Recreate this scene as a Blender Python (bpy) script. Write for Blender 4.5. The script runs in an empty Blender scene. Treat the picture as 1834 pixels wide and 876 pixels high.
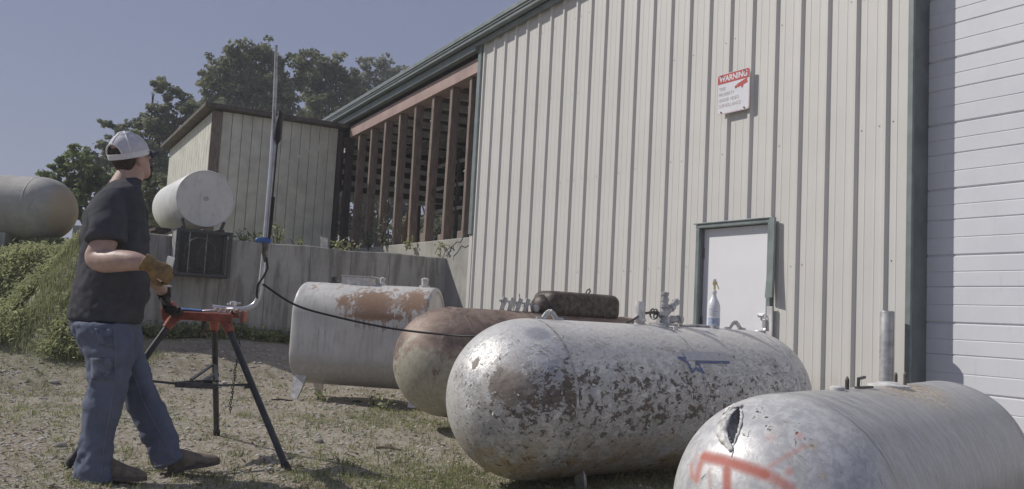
import bpy, math, random
import numpy as np
from mathutils import Vector, Matrix, noise

random.seed(7)
RNG = np.random.default_rng(11)
SC = bpy.context.scene
COL = SC.collection
PI = math.pi

# ------------------------------------------------------------------ camera
FPX, WPX, HPX = 1500.0, 1834.0, 876.0
CAMZ = 1.0
th, rl = math.atan(.086), math.atan(.053)
cF = Vector((0, math.cos(th), math.sin(th)))
cU0 = Vector((0, -math.sin(th), math.cos(th)))
cX = Vector((1, 0, 0))
cU = cU0 * math.cos(rl) - cX * math.sin(rl)
cR = cX * math.cos(rl) + cU0 * math.sin(rl)
cam = bpy.data.cameras.new("camera")
camo = bpy.data.objects.new("camera", cam)
COL.objects.link(camo)
M = Matrix.Identity(4)
for i in range(3):
    M[i][0], M[i][1], M[i][2] = cR[i], cU[i], -cF[i]
M[2][3] = CAMZ
camo.matrix_world = M
cam.sensor_width = 36.0
cam.lens = 36.0 * FPX / WPX
cam.clip_end = 3000
SC.camera = camo

# ------------------------------------------------------------------ light
SUN_EL = math.radians(41)
sdir = Vector((-.977, .214, 0)).normalized() * math.cos(SUN_EL) + Vector((0, 0, math.sin(SUN_EL)))
w = bpy.data.worlds.new("World")
SC.world = w
w.use_nodes = True
nt = w.node_tree
bg = nt.nodes["Background"]
sky = nt.nodes.new("ShaderNodeTexSky")
sky.sky_type = 'NISHITA'
sky.sun_disc = False
sky.sun_elevation = SUN_EL
sky.sun_rotation = math.atan2(sdir.x, sdir.y)
sky.air_density = 1.0
sky.dust_density = .2
sky.ozone_density = 1.5
hsv = nt.nodes.new("ShaderNodeHueSaturation")
hsv.inputs['Saturation'].default_value = .62
hsv.inputs['Hue'].default_value = .518
nt.links.new(sky.outputs[0], hsv.inputs['Color'])
even_sky = nt.nodes.new("ShaderNodeMix")                 # flat colour mixed in to even the sky and lift its fill
even_sky.data_type = 'RGBA'
even_sky.inputs[0].default_value = .62
nt.links.new(hsv.outputs[0], even_sky.inputs[6])
even_sky.inputs[7].default_value = (2.7, 3.25, 5.5, 1)
nt.links.new(even_sky.outputs[2], bg.inputs[0])
bg.inputs[1].default_value = .0525
sl = bpy.data.lights.new("sun", 'SUN')
sl.energy = 2.75
sl.angle = math.radians(.53)
sl.color = (1, .955, .89)
so = bpy.data.objects.new("sun", sl)
COL.objects.link(so)
so.rotation_euler = (-sdir).to_track_quat('-Z', 'Y').to_euler()
so.location = (0, 0, 30)
SC.view_settings.view_transform = 'Standard'
SC.view_settings.look = 'None'
SC.view_settings.exposure = 0.43
SC.view_settings.gamma = 1.0
SC.cycles.use_denoising = True
SC.cycles.max_bounces = 6

# ------------------------------------------------------------------ frames
D = Vector((-.53898423, .84231585, 0))          # along the metal wall, away
N = Vector((-.84231585, -.53898423, 0))         # out of the metal wall
O = Vector((-1.01794551, 13.18671531, 0))       # corner of metal wall and retaining wall


def at(px, py, Y):
    d = cF * FPX + cR * (px - WPX / 2) - cU * (py - HPX / 2)
    return Vector((0, 0, CAMZ)) + d * (Y / d.y)


def on_ground(px, py, z=0.0):
    d = cF * FPX + cR * (px - WPX / 2) - cU * (py - HPX / 2)
    return Vector((0, 0, CAMZ)) + d * ((z - CAMZ) / d.z)


def UV(u, v, z=0.0):
    return O + N * u + D * v + Vector((0, 0, z))


def sstep(a, b, x):
    t = np.clip((np.asarray(x, float) - a) / (b - a), 0, 1)
    return t * t * (3 - 2 * t)


# ------------------------------------------------------------------ mesh helpers
FR = {}


def setp(o, label=None, cat=None, group=None, kind=None):
    if label: o['label'] = label
    if cat: o['category'] = cat
    if group: o['group'] = group
    if kind: o['kind'] = kind
    return o


def thing(name, label, cat, loc=(0, 0, 0), rotz=0.0, group=None):
    o = bpy.data.objects.new(name, None)
    o.empty_display_size = .1
    COL.objects.link(o)
    o.location = loc
    o.rotation_euler = (0, 0, rotz)
    FR[o] = Matrix.Translation(Vector(loc)) @ Matrix.Rotation(rotz, 4, 'Z')
    return setp(o, label, cat, group)


def link_mesh(name, me, m, parent=None, smooth=False, sharp=None):
    if m is not None:
        me.materials.append(m)
    if smooth:
        me.polygons.foreach_set('use_smooth', [True] * len(me.polygons))
        if sharp:
            me.set_sharp_from_angle(angle=math.radians(sharp))
    o = bpy.data.objects.new(name, me)
    COL.objects.link(o)
    if parent is not None:
        o.parent = parent
        FR[o] = FR[parent]
    else:
        FR[o] = Matrix.Identity(4)
    return o


def np_mesh(name, verts, faces, m, parent=None, world=False, smooth=False, sharp=None, attrs=None):
    """verts (n,3) array, faces (m,k) int array of one size"""
    verts = np.asarray(verts, np.float32)
    faces = np.asarray(faces, np.int32)
    if world and parent is not None:
        I = np.array(FR[parent].inverted())
        verts = (verts @ I[:3, :3].T + I[:3, 3]).astype(np.float32)
    me = bpy.data.meshes.new(name)
    me.vertices.add(len(verts))
    me.vertices.foreach_set('co', verts.ravel())
    k = faces.shape[1]
    me.loops.add(faces.size)
    me.loops.foreach_set('vertex_index', faces.ravel())
    me.polygons.add(len(faces))
    me.polygons.foreach_set('loop_start', np.arange(0, faces.size, k, dtype=np.int32))
    me.update(calc_edges=True)
    if attrs:
        for an, av in attrs.items():
            a = me.attributes.new(an, 'FLOAT', 'POINT')
            a.data.foreach_set('value', np.asarray(av, np.float32).ravel())
    me.validate()
    return link_mesh(name, me, m, parent, smooth, sharp)


class MB:
    def __init__(s):
        s.v, s.f = [], []

    def add(s, vs, fs):
        b = len(s.v)
        s.v += [tuple(v) for v in vs]
        s.f += [tuple(i + b for i in f) for f in fs]
        return s

    def bx(s, x0, x1, y0, y1, z0, z1, T=None):
        vs = [Vector((x, y, z)) for z in (z0, z1) for y in (y0, y1) for x in (x0, x1)]
        if T is not None: vs = [T @ v for v in vs]
        return s.add(vs, [(0, 2, 3, 1), (4, 5, 7, 6), (0, 1, 5, 4), (2, 6, 7, 3), (0, 4, 6, 2), (1, 3, 7, 5)])

    def bar(s, a, b, w, h, up=(0, 0, 1)):
        a, b = Vector(a), Vector(b)
        d = b - a
        L = d.length
        z = d.normalized()
        x = Vector(up).cross(z)
        if x.length < 1e-4: x = Vector((1, 0, 0)).cross(z)
        x.normalize()
        y = z.cross(x)
        T = Matrix((x, y, z)).transposed().to_4x4()
        T.translation = a
        return s.bx(-w / 2, w / 2, -h / 2, h / 2, 0, L, T)

    def tube(s, pts, r, n=10, cap=True, flat=1.0):
        pts = [Vector(p) for p in pts]
        m = len(pts)
        rs = r if isinstance(r, (list, tuple)) else [r] * m
        x = None
        vs = []
        for i in range(m):
            t = (pts[min(i + 1, m - 1)] - pts[max(i - 1, 0)])
            t.normalize()
            if x is None:
                x = t.cross(Vector((0, 0, 1)))
                if x.length < .05: x = t.cross(Vector((0, 1, 0)))
            else:
                x = x - t * x.dot(t)
            x.normalize()
            y = t.cross(x)
            for k in range(n):
                a = 2 * PI * k / n
                vs.append(pts[i] + (x * math.cos(a) + y * math.sin(a) * flat) * rs[i])
        fs = []
        for i in range(m - 1):
            for k in range(n):
                k2 = (k + 1) % n
                fs.append((i * n + k, i * n + k2, (i + 1) * n + k2, (i + 1) * n + k))
        if cap:
            fs.append(tuple(range(n - 1, -1, -1)))
            fs.append(tuple((m - 1) * n + k for k in range(n)))
        return s.add(vs, fs)

    def lathe(s, prof, n=20, T=None, cap=True):
        """prof: list of (r, z) about local Z"""
        vs = []
        for r, z in prof:
            for k in range(n):
                a = 2 * PI * k / n
                v = Vector((r * math.cos(a), r * math.sin(a), z))
                vs.append(T @ v if T is not None else v)
        fs = []
        m = len(prof)
        for i in range(m - 1):
            for k in range(n):
                k2 = (k + 1) % n
                fs.append((i * n + k, i * n + k2, (i + 1) * n + k2, (i + 1) * n + k))
        if cap:
            fs.append(tuple(range(n - 1, -1, -1)))
            fs.append(tuple((m - 1) * n + k for k in range(n)))
        return s.add(vs, fs)

    def ball(s, c, rx, ry=None, rz=None, n=14, T=None):
        ry = rx if ry is None else ry
        rz = rx if rz is None else rz
        m = n // 2
        prof = [(max(math.sin(PI * i / m), .02), -math.cos(PI * i / m)) for i in range(m + 1)]
        B = Matrix.Translation(Vector(c)) @ (T if T is not None else Matrix.Identity(4)) @ Matrix.Diagonal((rx, ry, rz, 1))
        return s.lathe(prof, n, B)

    def loft(s, rings, cap=True):
        n = len(rings[0])
        vs = [p for r in rings for p in r]
        fs = []
        for i in range(len(rings) - 1):
            for k in range(n):
                k2 = (k + 1) % n
                fs.append((i * n + k, i * n + k2, (i + 1) * n + k2, (i + 1) * n + k))
        if cap:
            fs.append(tuple(range(n - 1, -1, -1)))
            fs.append(tuple((len(rings) - 1) * n + k for k in range(n)))
        return s.add(vs, fs)

    def extrude(s, poly, z0, z1, T=None):
        n = len(poly)
        vs = [Vector((x, y, z)) for z in (z0, z1) for x, y in poly]
        if T is not None: vs = [T @ v for v in vs]
        fs = [tuple(range(n - 1, -1, -1)), tuple(range(n, 2 * n))]
        for k in range(n):
            k2 = (k + 1) % n
            fs.append((k, k2, n + k2, n + k))
        return s.add(vs, fs)

    def build(s, name, m, parent=None, smooth=False, sharp=40, world=False, bevel=0, seg=2):
        vs = s.v
        if world and parent is not None:
            I = FR[parent].inverted()
            vs = [tuple(I @ Vector(v)) for v in vs]
        me = bpy.data.meshes.new(name)
        me.from_pydata(vs, [], s.f)
        me.update()
        o = link_mesh(name, me, m, parent, smooth, sharp)
        if bevel:
            b = o.modifiers.new('bevel', 'BEVEL')
            b.width = bevel
            b.segments = seg
            b.limit_method = 'ANGLE'
        return o


def fuse(mb, voxel, it=4, fac=.5):
    """union of closed shapes as one continuous surface; returns verts, tri/quad faces list"""
    me = bpy.data.meshes.new('tmp_fuse')
    me.from_pydata(mb.v, [], mb.f)
    o = bpy.data.objects.new('tmp_fuse', me)
    COL.objects.link(o)
    r = o.modifiers.new('r', 'REMESH')
    r.mode = 'VOXEL'
    r.voxel_size = voxel
    s = o.modifiers.new('s', 'SMOOTH')
    s.factor = fac
    s.iterations = it
    dg = bpy.context.evaluated_depsgraph_get()
    e = o.evaluated_get(dg)
    m2 = e.to_mesh()
    co = np.zeros(len(m2.vertices) * 3, np.float32)
    m2.vertices.foreach_get('co', co)
    no = np.zeros(len(m2.vertices) * 3, np.float32)
    m2.vertices.foreach_get('normal', no)
    fs = [tuple(p.vertices) for p in m2.polygons]
    e.to_mesh_clear()
    bpy.data.objects.remove(o)
    bpy.data.meshes.remove(me)
    return co.reshape(-1, 3), no.reshape(-1, 3), fs


def py_mesh(name, co, fs, m, parent=None, world=True, smooth=True):
    mb = MB()
    mb.v = [tuple(map(float, c)) for c in co]
    mb.f = fs
    return mb.build(name, m, parent, smooth, None, world)


def copy_part(src, parent, loc=None):
    o = src.copy()
    COL.objects.link(o)
    o.parent = parent
    FR[o] = FR.get(parent, Matrix.Identity(4))
    if loc is not None: o.location = loc
    return o


# ------------------------------------------------------------------ materials
class NB:
    def __init__(s, name, rough=.6, metal=0.0, spec=.5):
        s.m = bpy.data.materials.new(name)
        s.m.use_nodes = True
        s.t = s.m.node_tree
        s.b = s.t.nodes['Principled BSDF']
        s.b.inputs['Roughness'].default_value = rough
        s.b.inputs['Metallic'].default_value = metal
        s.b.inputs['Specular IOR Level'].default_value = spec
        s._co = None

    def node(s, ty, **kw):
        n = s.t.nodes.new(ty)
        for k, v in kw.items(): setattr(n, k, v)
        return n

    def lk(s, a, b):
        s.t.links.new(a, b)

    def co(s, scale=(1, 1, 1), rot=(0, 0, 0), kind='Object'):
        tc = s.node('ShaderNodeTexCoord')
        mp = s.node('ShaderNodeMapping')
        mp.inputs['Scale'].default_value = scale
        mp.inputs['Rotation'].default_value = rot
        s.lk(tc.outputs[kind], mp.inputs['Vector'])
        return mp.outputs[0]

    def noise(s, scale, detail=4, rough=.55, dist=0.0, co=None):
        n = s.node('ShaderNodeTexNoise')
        n.inputs['Scale'].default_value = scale
        n.inputs['Detail'].default_value = detail
        n.inputs['Roughness'].default_value = rough
        n.inputs['Distortion'].default_value = dist
        if co is None:
            if s._co is None: s._co = s.co()
            co = s._co
        s.lk(co, n.inputs['Vector'])
        return n.outputs['Fac']

    def voro(s, scale, co=None, out='Distance', feature='F1'):
        n = s.node('ShaderNodeTexVoronoi')
        n.feature = feature
        n.inputs['Scale'].default_value = scale
        if co is None:
            if s._co is None: s._co = s.co()
            co = s._co
        s.lk(co, n.inputs['Vector'])
        return n.outputs[out]

    def attr(s, name):
        n = s.node('ShaderNodeAttribute')
        n.attribute_name = name
        return n.outputs['Fac']

    def geo(s, out):
        return s.node('ShaderNodeNewGeometry').outputs[out]

    def math(s, op, a, b=0.0, c=None, clamp=False):
        n = s.node('ShaderNodeMath', operation=op, use_clamp=clamp)
        for i, v in enumerate((a, b, c)):
            if v is None: continue
            if isinstance(v, (int, float)): n.inputs[i].default_value = v
            else: s.lk(v, n.inputs[i])
        return n.outputs[0]

    def rmp(s, fac, a, b, lo=0.0, hi=1.0):
        n = s.node('ShaderNodeMapRange')
        n.interpolation_type = 'SMOOTHSTEP'
        for i, v in enumerate((fac, a, b, lo, hi)):
            if isinstance(v, (int, float)): n.inputs[i].default_value = v
            else: s.lk(v, n.inputs[i])
        return n.outputs[0]

    def mix(s, fac, a, b):
        n = s.node('ShaderNodeMix', data_type='RGBA')
        for i, v in ((0, fac), (6, a), (7, b)):
            if isinstance(v, (int, float)): n.inputs[i].default_value = v
            elif isinstance(v, tuple): n.inputs[i].default_value = (*v, 1) if len(v) == 3 else v
            else: s.lk(v, n.inputs[i])
        return n.outputs[2]

    def bump(s, h, strength=.3, dist=.01):
        n = s.node('ShaderNodeBump')
        n.inputs['Strength'].default_value = strength
        n.inputs['Distance'].default_value = dist
        s.lk(h, n.inputs['Height'])
        s.lk(n.outputs[0], s.b.inputs['Normal'])

    def col(s, c):
        if isinstance(c, tuple): s.b.inputs['Base Color'].default_value = (*c, 1)
        else: s.lk(c, s.b.inputs['Base Color'])
        return s

    def inp(s, k, v):
        if isinstance(v, (int, float)): s.b.inputs[k].default_value = v
        else: s.lk(v, s.b.inputs[k])


def simple(name, c, rough=.6, metal=0.0, var=.12, scale=8, bump=0.0, bscale=60, spec=.5):
    n = NB(name, rough, metal, spec)
    f = n.noise(scale, 6, .6)
    dk = tuple(x * (1 - var * 1.6) for x in c)
    lt = tuple(min(1, x * (1 + var)) for x in c)
    n.col(n.mix(n.rmp(f, .3, .7), dk, lt))
    if bump:
        n.bump(n.noise(bscale, 5, .6), bump, .004)
    return n.m


def mat_siding():
    n = NB('siding_paint', .45, 0, .4)
    f = n.noise(1.6, 5, .6)
    st = n.noise(5, 5, .6, 0, n.co((6, 6, .25)))
    c = n.mix(n.rmp(f, .3, .7), (.628, .612, .575), (.668, .652, .615))
    c = n.mix(n.rmp(st, .58, .8, 0, .3), c, (.58, .56, .51))
    oi = n.node('ShaderNodeObjectInfo')
    c = n.mix(n.math('MULTIPLY', oi.outputs['Random'], .22), c, (.57, .56, .535))
    sx = n.node('ShaderNodeSeparateXYZ')
    n.lk(n.co(), sx.inputs[0])
    low = n.math('MULTIPLY', n.rmp(n.math('ADD', sx.outputs[2], n.math('MULTIPLY', n.noise(6, 6, .7), -.9)), .25, -.35), .7)
    c = n.mix(low, c, (.42, .37, .30))
    drip = n.noise(9, 5, .6, .2, n.co((5, 5, .12)))
    c = n.mix(n.rmp(drip, .66, .8, 0, .35), c, (.50, .46, .39))
    n.col(c)
    n.bump(n.noise(3, 3, .5, 0, n.co((2, 2, .6))), .12, .01)
    return n.m


def mat_dirty_white(name, a, b, amt):
    n = NB(name, .42, 0, .4)
    st = n.noise(7, 7, .65, .3, n.co((4, 4, .35)))
    sm = n.noise(2.2, 6, .65, .4)
    sp = n.noise(38, 6, .7)
    c = n.mix(n.rmp(sm, .35, .65), a, b)
    c = n.mix(n.rmp(st, .56, .75, 0, amt), c, (.48, .46, .42))
    c = n.mix(n.rmp(sp, .68, .75, 0, amt), c, (.36, .33, .29))
    oi = n.node('ShaderNodeObjectInfo')
    c = n.mix(n.math('MULTIPLY', oi.outputs['Random'], .16), c, (.55, .55, .56))
    n.col(c)
    n.bump(n.noise(5, 3, .5), .12, .008)
    return n.m


def mat_concrete():
    n = NB('concrete', .9, 0, .2)
    f = n.noise(1.3, 8, .65)
    f2 = n.noise(14, 8, .7)
    st = n.noise(3.5, 6, .65, .4, n.co((2.2, 2.2, .28)))
    c = n.mix(n.rmp(f, .3, .72), (.33, .325, .31), (.47, .465, .445))
    c = n.mix(n.rmp(st, .42, .64, 0, .8), c, (.20, .188, .165))
    c = n.mix(n.rmp(f2, .55, .75, 0, .5), c, (.50, .49, .465))
    n.col(c)
    n.bump(n.noise(40, 8, .7), .5, .006)
    return n.m


def mat_concrete_light():
    n = NB('pale_concrete', .9, 0, .2)
    f = n.noise(1.8, 8, .65)
    st = n.noise(4, 6, .65, .4, n.co((2.5, 2.5, .3)))
    c = n.mix(n.rmp(f, .3, .72), (.30, .29, .26), (.45, .44, .41))
    c = n.mix(n.rmp(st, .52, .75, 0, .6), c, (.20, .18, .13))
    n.col(c)
    n.bump(n.noise(45, 8, .7), .4, .005)
    return n.m


def mat_wood(name, a, b):
    n = NB(name, .85, 0, .25)
    f = n.noise(9, 8, .65, .6, n.co((5, 5, .5)))
    k = n.noise(3, 4, .6)
    c = n.mix(n.rmp(f, .3, .7), a, b)
    c = n.mix(n.rmp(k, .58, .75, 0, .6), c, tuple(x * .45 for x in a))
    n.col(c)
    n.bump(f, .35, .004)
    return n.m


def mat_peel():
    """weathered silver paint flaking down to brown primer; peel = how far gone"""
    n = NB('flaking_silver_paint', .42, .2, .5)
    peel = n.attr('peel')
    rust = n.attr('rust')
    blue = n.attr('bluegrey')
    dirc = n.co((.55, 1, 1), (.15, .1, .3))
    big = n.noise(5.5, 9, .68, .5)
    mid = n.noise(26, 9, .7, .8, dirc)
    small = n.noise(62, 8, .7, .5, dirc)
    fine = n.noise(120, 6, .65, .4)
    flake = n.voro(46, n.co((.6, 1, 1), (.1, .3, .4)), 'Color', 'F1')
    sep = n.node('ShaderNodeSeparateColor')
    n.lk(flake, sep.inputs[0])
    fl = n.math('SUBTRACT', sep.outputs[0], .5)
    m = n.math('ADD', n.math('MULTIPLY', big, .30), n.math('MULTIPLY', mid, .46))
    m = n.math('ADD', m, n.math('MULTIPLY', small, .24))
    mu = n.math('ADD', m, n.math('MULTIPLY', fl, .05))
    m2 = n.math('ADD', n.math('MULTIPLY', big, .16), n.math('MULTIPLY', n.noise(21, 10, .70, .35, n.co((.75, 1.1, 1.1), (.4, .2, .55))), .56))
    m2 = n.math('ADD', m2, n.math('MULTIPLY', small, .28))
    mb_ = n.math('ADD', n.math('ADD', m2, n.math('MULTIPLY', fl, .02)), n.math('MULTIPLY', n.math('SUBTRACT', peel, .5), .20))
    bare = n.rmp(mb_, .572, .582)                  # down to the brown primer
    under = n.rmp(n.math('ADD', mu, n.math('MULTIPLY', n.math('SUBTRACT', peel, .5), .16)), .508, .522)   # top coat gone
    grain = n.rmp(n.math('ADD', fine, n.math('MULTIPLY', peel, .06)), .60, .66)
    top = n.mix(n.rmp(small, .38, .62), (.60, .595, .585), (.74, .735, .72))
    grey = n.mix(n.rmp(small, .36, .62), (.40, .40, .402), (.54, .54, .53))
    c = n.mix(under, top, grey)
    c = n.mix(n.math('MULTIPLY', blue, .85), c, (.40, .415, .455))
    c = n.mix(n.math('MULTIPLY', grain, .38), c, (.22, .21, .195))
    stain = n.noise(7, 7, .65, .8)
    brown = n.mix(n.rmp(small, .40, .62), (.095, .083, .076), (.185, .16, .138))
    orange = n.mix(n.rmp(small, .4, .62), (.16, .095, .055), (.36, .245, .15))
    brown = n.mix(n.math('MULTIPLY', rust, n.rmp(stain, .35, .6)), brown, orange)
    wash = n.math('MULTIPLY', rust, n.rmp(stain, .36, .60))
    c = n.mix(n.math('MULTIPLY', wash, .85), c, n.mix(n.rmp(small, .4, .6), (.33, .22, .115), (.50, .41, .27)))
    c = n.mix(bare, c, brown)
    solid = n.rmp(n.math('ADD', n.attr('bare'), n.math('ADD', n.math('MULTIPLY', n.math('SUBTRACT', mid, .5), 1.0), n.math('MULTIPLY', n.math('SUBTRACT', big, .5), 1.0))), .46, .60)
    patch = n.mix(n.rmp(stain, .4, .62), (.25, .205, .17), (.40, .355, .305))
    patch = n.mix(n.rmp(small, .52, .64, 0, .6), patch, (.16, .125, .105))
    c = n.mix(n.math('MULTIPLY', solid, .9), c, patch)
    n.col(c)
    bb = n.math('MAXIMUM', bare, solid)
    n.inp('Roughness', n.rmp(bb, 0, 1, .38, .85))
    n.inp('Metallic', n.rmp(bb, 0, 1, .2, 0.0))
    h = n.math('ADD', n.math('MULTIPLY', n.math('SUBTRACT', 1, bare), .7), n.math('MULTIPLY', n.math('SUBTRACT', 1, under), .6))
    h = n.math('ADD', h, n.math('MULTIPLY', small, .9))
    n.bump(h, .5, .006)
    return n.m


def mat_greytank():
    n = NB('worn_aluminium_paint', .45, .2, .5)
    peel = n.attr('peel')
    spray = n.attr('spray')
    big = n.noise(4, 8, .65, .4)
    mid = n.noise(26, 8, .68, .5)
    streak = n.noise(4.5, 9, .72, 1.6, n.co((4.5, 1.1, 1.1), (.0, .25, .42)))
    scr = n.noise(9, 7, .66, 1.2, n.co((6, 1.5, 1.5), (.2, 0, .6)))
    c = n.mix(n.rmp(streak, .40, .62), (.33, .335, .345), (.52, .52, .515))
    c = n.mix(n.rmp(n.noise(45, 8, .7, .5, n.co((2.5, 1, 1), (0, 0, .35))), .50, .66, 0, .6), c, (.60, .595, .58))
    c = n.mix(n.rmp(n.noise(3.2, 6, .6, .6), .5, .66, 0, .5), c, (.36, .345, .32))
    white = n.mix(n.rmp(mid, .4, .6), (.50, .50, .505), (.66, .655, .645))
    c = n.mix(n.math('MULTIPLY', peel, n.rmp(big, .3, .5, .55, 1)), c, white)
    c = n.mix(n.rmp(big, .57, .70, 0, .5), c, (.36, .325, .275))
    c = n.mix(n.math('MULTIPLY', n.rmp(scr, .62, .68), .75), c, (.16, .145, .13))
    chips = n.math('MULTIPLY', n.rmp(n.math('ADD', mid, n.math('MULTIPLY', n.attr('chips'), .14)), .69, .72), 1.0)
    c = n.mix(chips, c, (.13, .11, .09))
    c = n.mix(n.math('MULTIPLY', n.attr('crust'), n.rmp(mid, .38, .5)), c, n.mix(n.rmp(n.noise(60, 5, .6), .4, .6), (.34, .26, .17), (.62, .55, .44)))
    sp = n.math('MULTIPLY', spray, n.rmp(mid, .30, .46, .6, 1), None, True)
    c = n.mix(n.math('MULTIPLY', sp, .9), c, (.45, .105, .065))
    n.col(c)
    n.inp('Roughness', n.math('ADD', n.rmp(streak, .3, .7, .36, .52), n.math('MULTIPLY', sp, .25)))
    n.inp('Metallic', n.rmp(sp, 0, .6, .2, 0))
    n.bump(n.math('ADD', n.math('MULTIPLY', streak, .6), n.math('SUBTRACT', mid, chips)), .35, .005)
    return n.m


def mat_rusttank():
    n = NB('rusted_olive_tank', .6, .1, .4)
    olive = n.attr('olive')
    big = n.noise(4, 9, .68, .6)
    mid = n.noise(22, 8, .65, .5)
    rust = n.mix(n.rmp(big, .35, .62), (.145, .105, .088), (.33, .245, .195))
    rust = n.mix(n.rmp(mid, .56, .66, 0, .7), rust, (.36, .325, .29))
    pale = n.mix(n.rmp(mid, .35, .65), (.33, .31, .24), (.43, .41, .335))
    f = n.rmp(n.math('ADD', olive, n.math('MULTIPLY', n.math('SUBTRACT', big, .5), 1.9)), .42, .60)
    c = n.mix(f, rust, pale)
    n.col(c)
    n.bump(mid, .25, .004)
    return n.m


def mat_cream():
    n = NB('cream_tank_paint', .5, 0, .45)
    rust = n.attr('rust')
    low = n.attr('low')
    big = n.noise(5, 8, .62, .5)
    mid = n.noise(26, 7, .65, .4)
    st = n.noise(9, 6, .65, .3, n.co((2.5, 2.5, .3)))
    c = n.mix(n.rmp(big, .3, .7), (.52, .51, .48), (.63, .62, .595))
    c = n.mix(n.rmp(st, .45, .7, 0, .6), c, (.38, .36, .32))
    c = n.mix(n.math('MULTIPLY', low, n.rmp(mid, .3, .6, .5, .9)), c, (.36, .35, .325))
    r = n.rmp(n.math('ADD', rust, n.math('ADD', n.math('MULTIPLY', n.math('SUBTRACT', big, .5), 1.5), n.math('ADD', n.math('MULTIPLY', n.math('SUBTRACT', mid, .5), 1.2), n.math('MULTIPLY', n.math('SUBTRACT', st, .5), 1.7)))), .44, .54)
    brown = n.mix(n.rmp(mid, .35, .65), (.30, .215, .165), (.42, .32, .255))
    c = n.mix(n.math('MULTIPLY', r, .92), c, brown)
    edge = n.rmp(n.math('ADD', rust, n.math('MULTIPLY', n.math('SUBTRACT', mid, .5), 1.6)), .62, .7)
    c = n.mix(n.math('MULTIPLY', edge, .7), c, (.26, .15, .085))
    n.col(c)
    n.inp('Roughness', n.rmp(r, 0, 1, .42, .85))
    n.bump(n.math('SUBTRACT', mid, r), .3, .004)
    return n.m


def mat_whitetank():
    n = NB('stained_white_tank', .5, 0, .4)
    big = n.noise(3.2, 8, .62, .6)
    st = n.noise(6, 7, .65, .6, n.co((.8, 3, 1.1), (.4, .2, .7)))
    c = n.mix(n.rmp(big, .3, .7), (.58, .58, .565), (.67, .67, .655))
    c = n.mix(n.rmp(st, .5, .72, 0, .6), c, (.40, .41, .37))
    n.col(c)
    n.bump(n.noise(30, 5), .15, .004)
    return n.m


def mat_lefttank():
    n = NB('dull_grey_tank', .65, 0, .35)
    pat = n.attr('rust')
    big = n.noise(4.5, 9, .66, .6)
    mid = n.noise(20, 8, .65, .4)
    c = n.mix(n.rmp(big, .3, .7), (.34, .328, .30), (.47, .455, .415))
    f = n.rmp(n.math('ADD', pat, n.math('MULTIPLY', n.math('SUBTRACT', mid, .5), 1.6)), .4, .75)
    c = n.mix(n.math('MULTIPLY', f, .75), c, (.47, .365, .23))
    c = n.mix(n.rmp(mid, .64, .72, 0, .7), c, (.20, .17, .14))
    n.col(c)
    n.bump(mid, .3, .006)
    return n.m


def mat_ground():
    n = NB('gravelly_dirt', .95, 0, .15)
    g = n.attr('grassy')
    a = n.noise(.9, 8, .65, .3)
    b = n.noise(9, 9, .7)
    cc = n.noise(60, 8, .75)
    peb = n.voro(55)
    c = n.mix(n.rmp(a, .35, .66), (.285, .246, .188), (.395, .355, .285))
    c = n.mix(n.rmp(b, .42, .66, 0, .8), c, (.47, .45, .395))
    c = n.mix(n.rmp(cc, .36, .54), (.20, .165, .13), c)
    c = n.mix(n.rmp(peb, .02, .25, .5, 0), c, (.55, .53, .49))
    gr = n.mix(n.rmp(cc, .35, .65), (.19, .19, .105), (.33, .32, .20))
    gf = n.rmp(n.math('ADD', g, n.math('MULTIPLY', n.math('SUBTRACT', b, .5), 1.2)), .35, .75)
    c = n.mix(n.math('MULTIPLY', gf, .8), c, gr)
    n.col(c)
    h = n.math('ADD', n.math('MULTIPLY', b, .6), n.math('ADD', n.math('MULTIPLY', cc, .5), n.math('MULTIPLY', peb, -.5)))
    n.bump(h, .6, .02)
    return n.m


def mat_leaf(name, a, b, c3=None):
    n = NB(name, .75, 0, .12)
    t = n.attr('tint')
    c = n.mix(t, a, b)
    n.col(c)
    n.inp('Subsurface Weight', 0.0)
    # thin leaves let some light through
    tr = n.node('ShaderNodeBsdfTranslucent')
    n.lk(c, tr.inputs[0])
    mx = n.node('ShaderNodeMixShader')
    mx.inputs[0].default_value = .45
    n.lk(n.b.outputs[0], mx.inputs[1])
    n.lk(tr.outputs[0], mx.inputs[2])
    n.lk(mx.outputs[0], n.t.nodes['Material Output'].inputs[0])
    return n.m


def mat_tint(name, a, b, rough=.9):
    n = NB(name, rough, 0, .2)
    n.col(n.mix(n.attr('tint'), a, b))
    return n.m


def mat_denim():
    n = NB('blue_denim', .9, 0, .15)
    f = n.noise(6, 6, .6, .3)
    wv = n.noise(320, 3, .6)
    fade = n.noise(13, 6, .6, .4, n.co((1, 1, .45)))
    c = n.mix(n.rmp(f, .3, .7), (.108, .126, .178), (.148, .170, .232))
    c = n.mix(n.rmp(fade, .52, .72, 0, .6), c, (.15, .172, .225))
    c = n.mix(n.rmp(wv, .4, .65, 0, .25), c, (.20, .22, .27))
    n.col(c)
    n.bump(n.math('ADD', wv, n.math('MULTIPLY', fade, 2)), .3, .003)
    return n.m


def mat_shirt():
    n = NB('charcoal_cotton', .95, 0, .12)
    f = n.noise(9, 6, .6, .3)
    wv = n.noise(350, 2, .5)
    c = n.mix(n.rmp(f, .3, .7), (.064, .066, .073), (.088, .09, .10))
    n.col(c)
    n.bump(wv, .15, .002)
    return n.m


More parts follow.
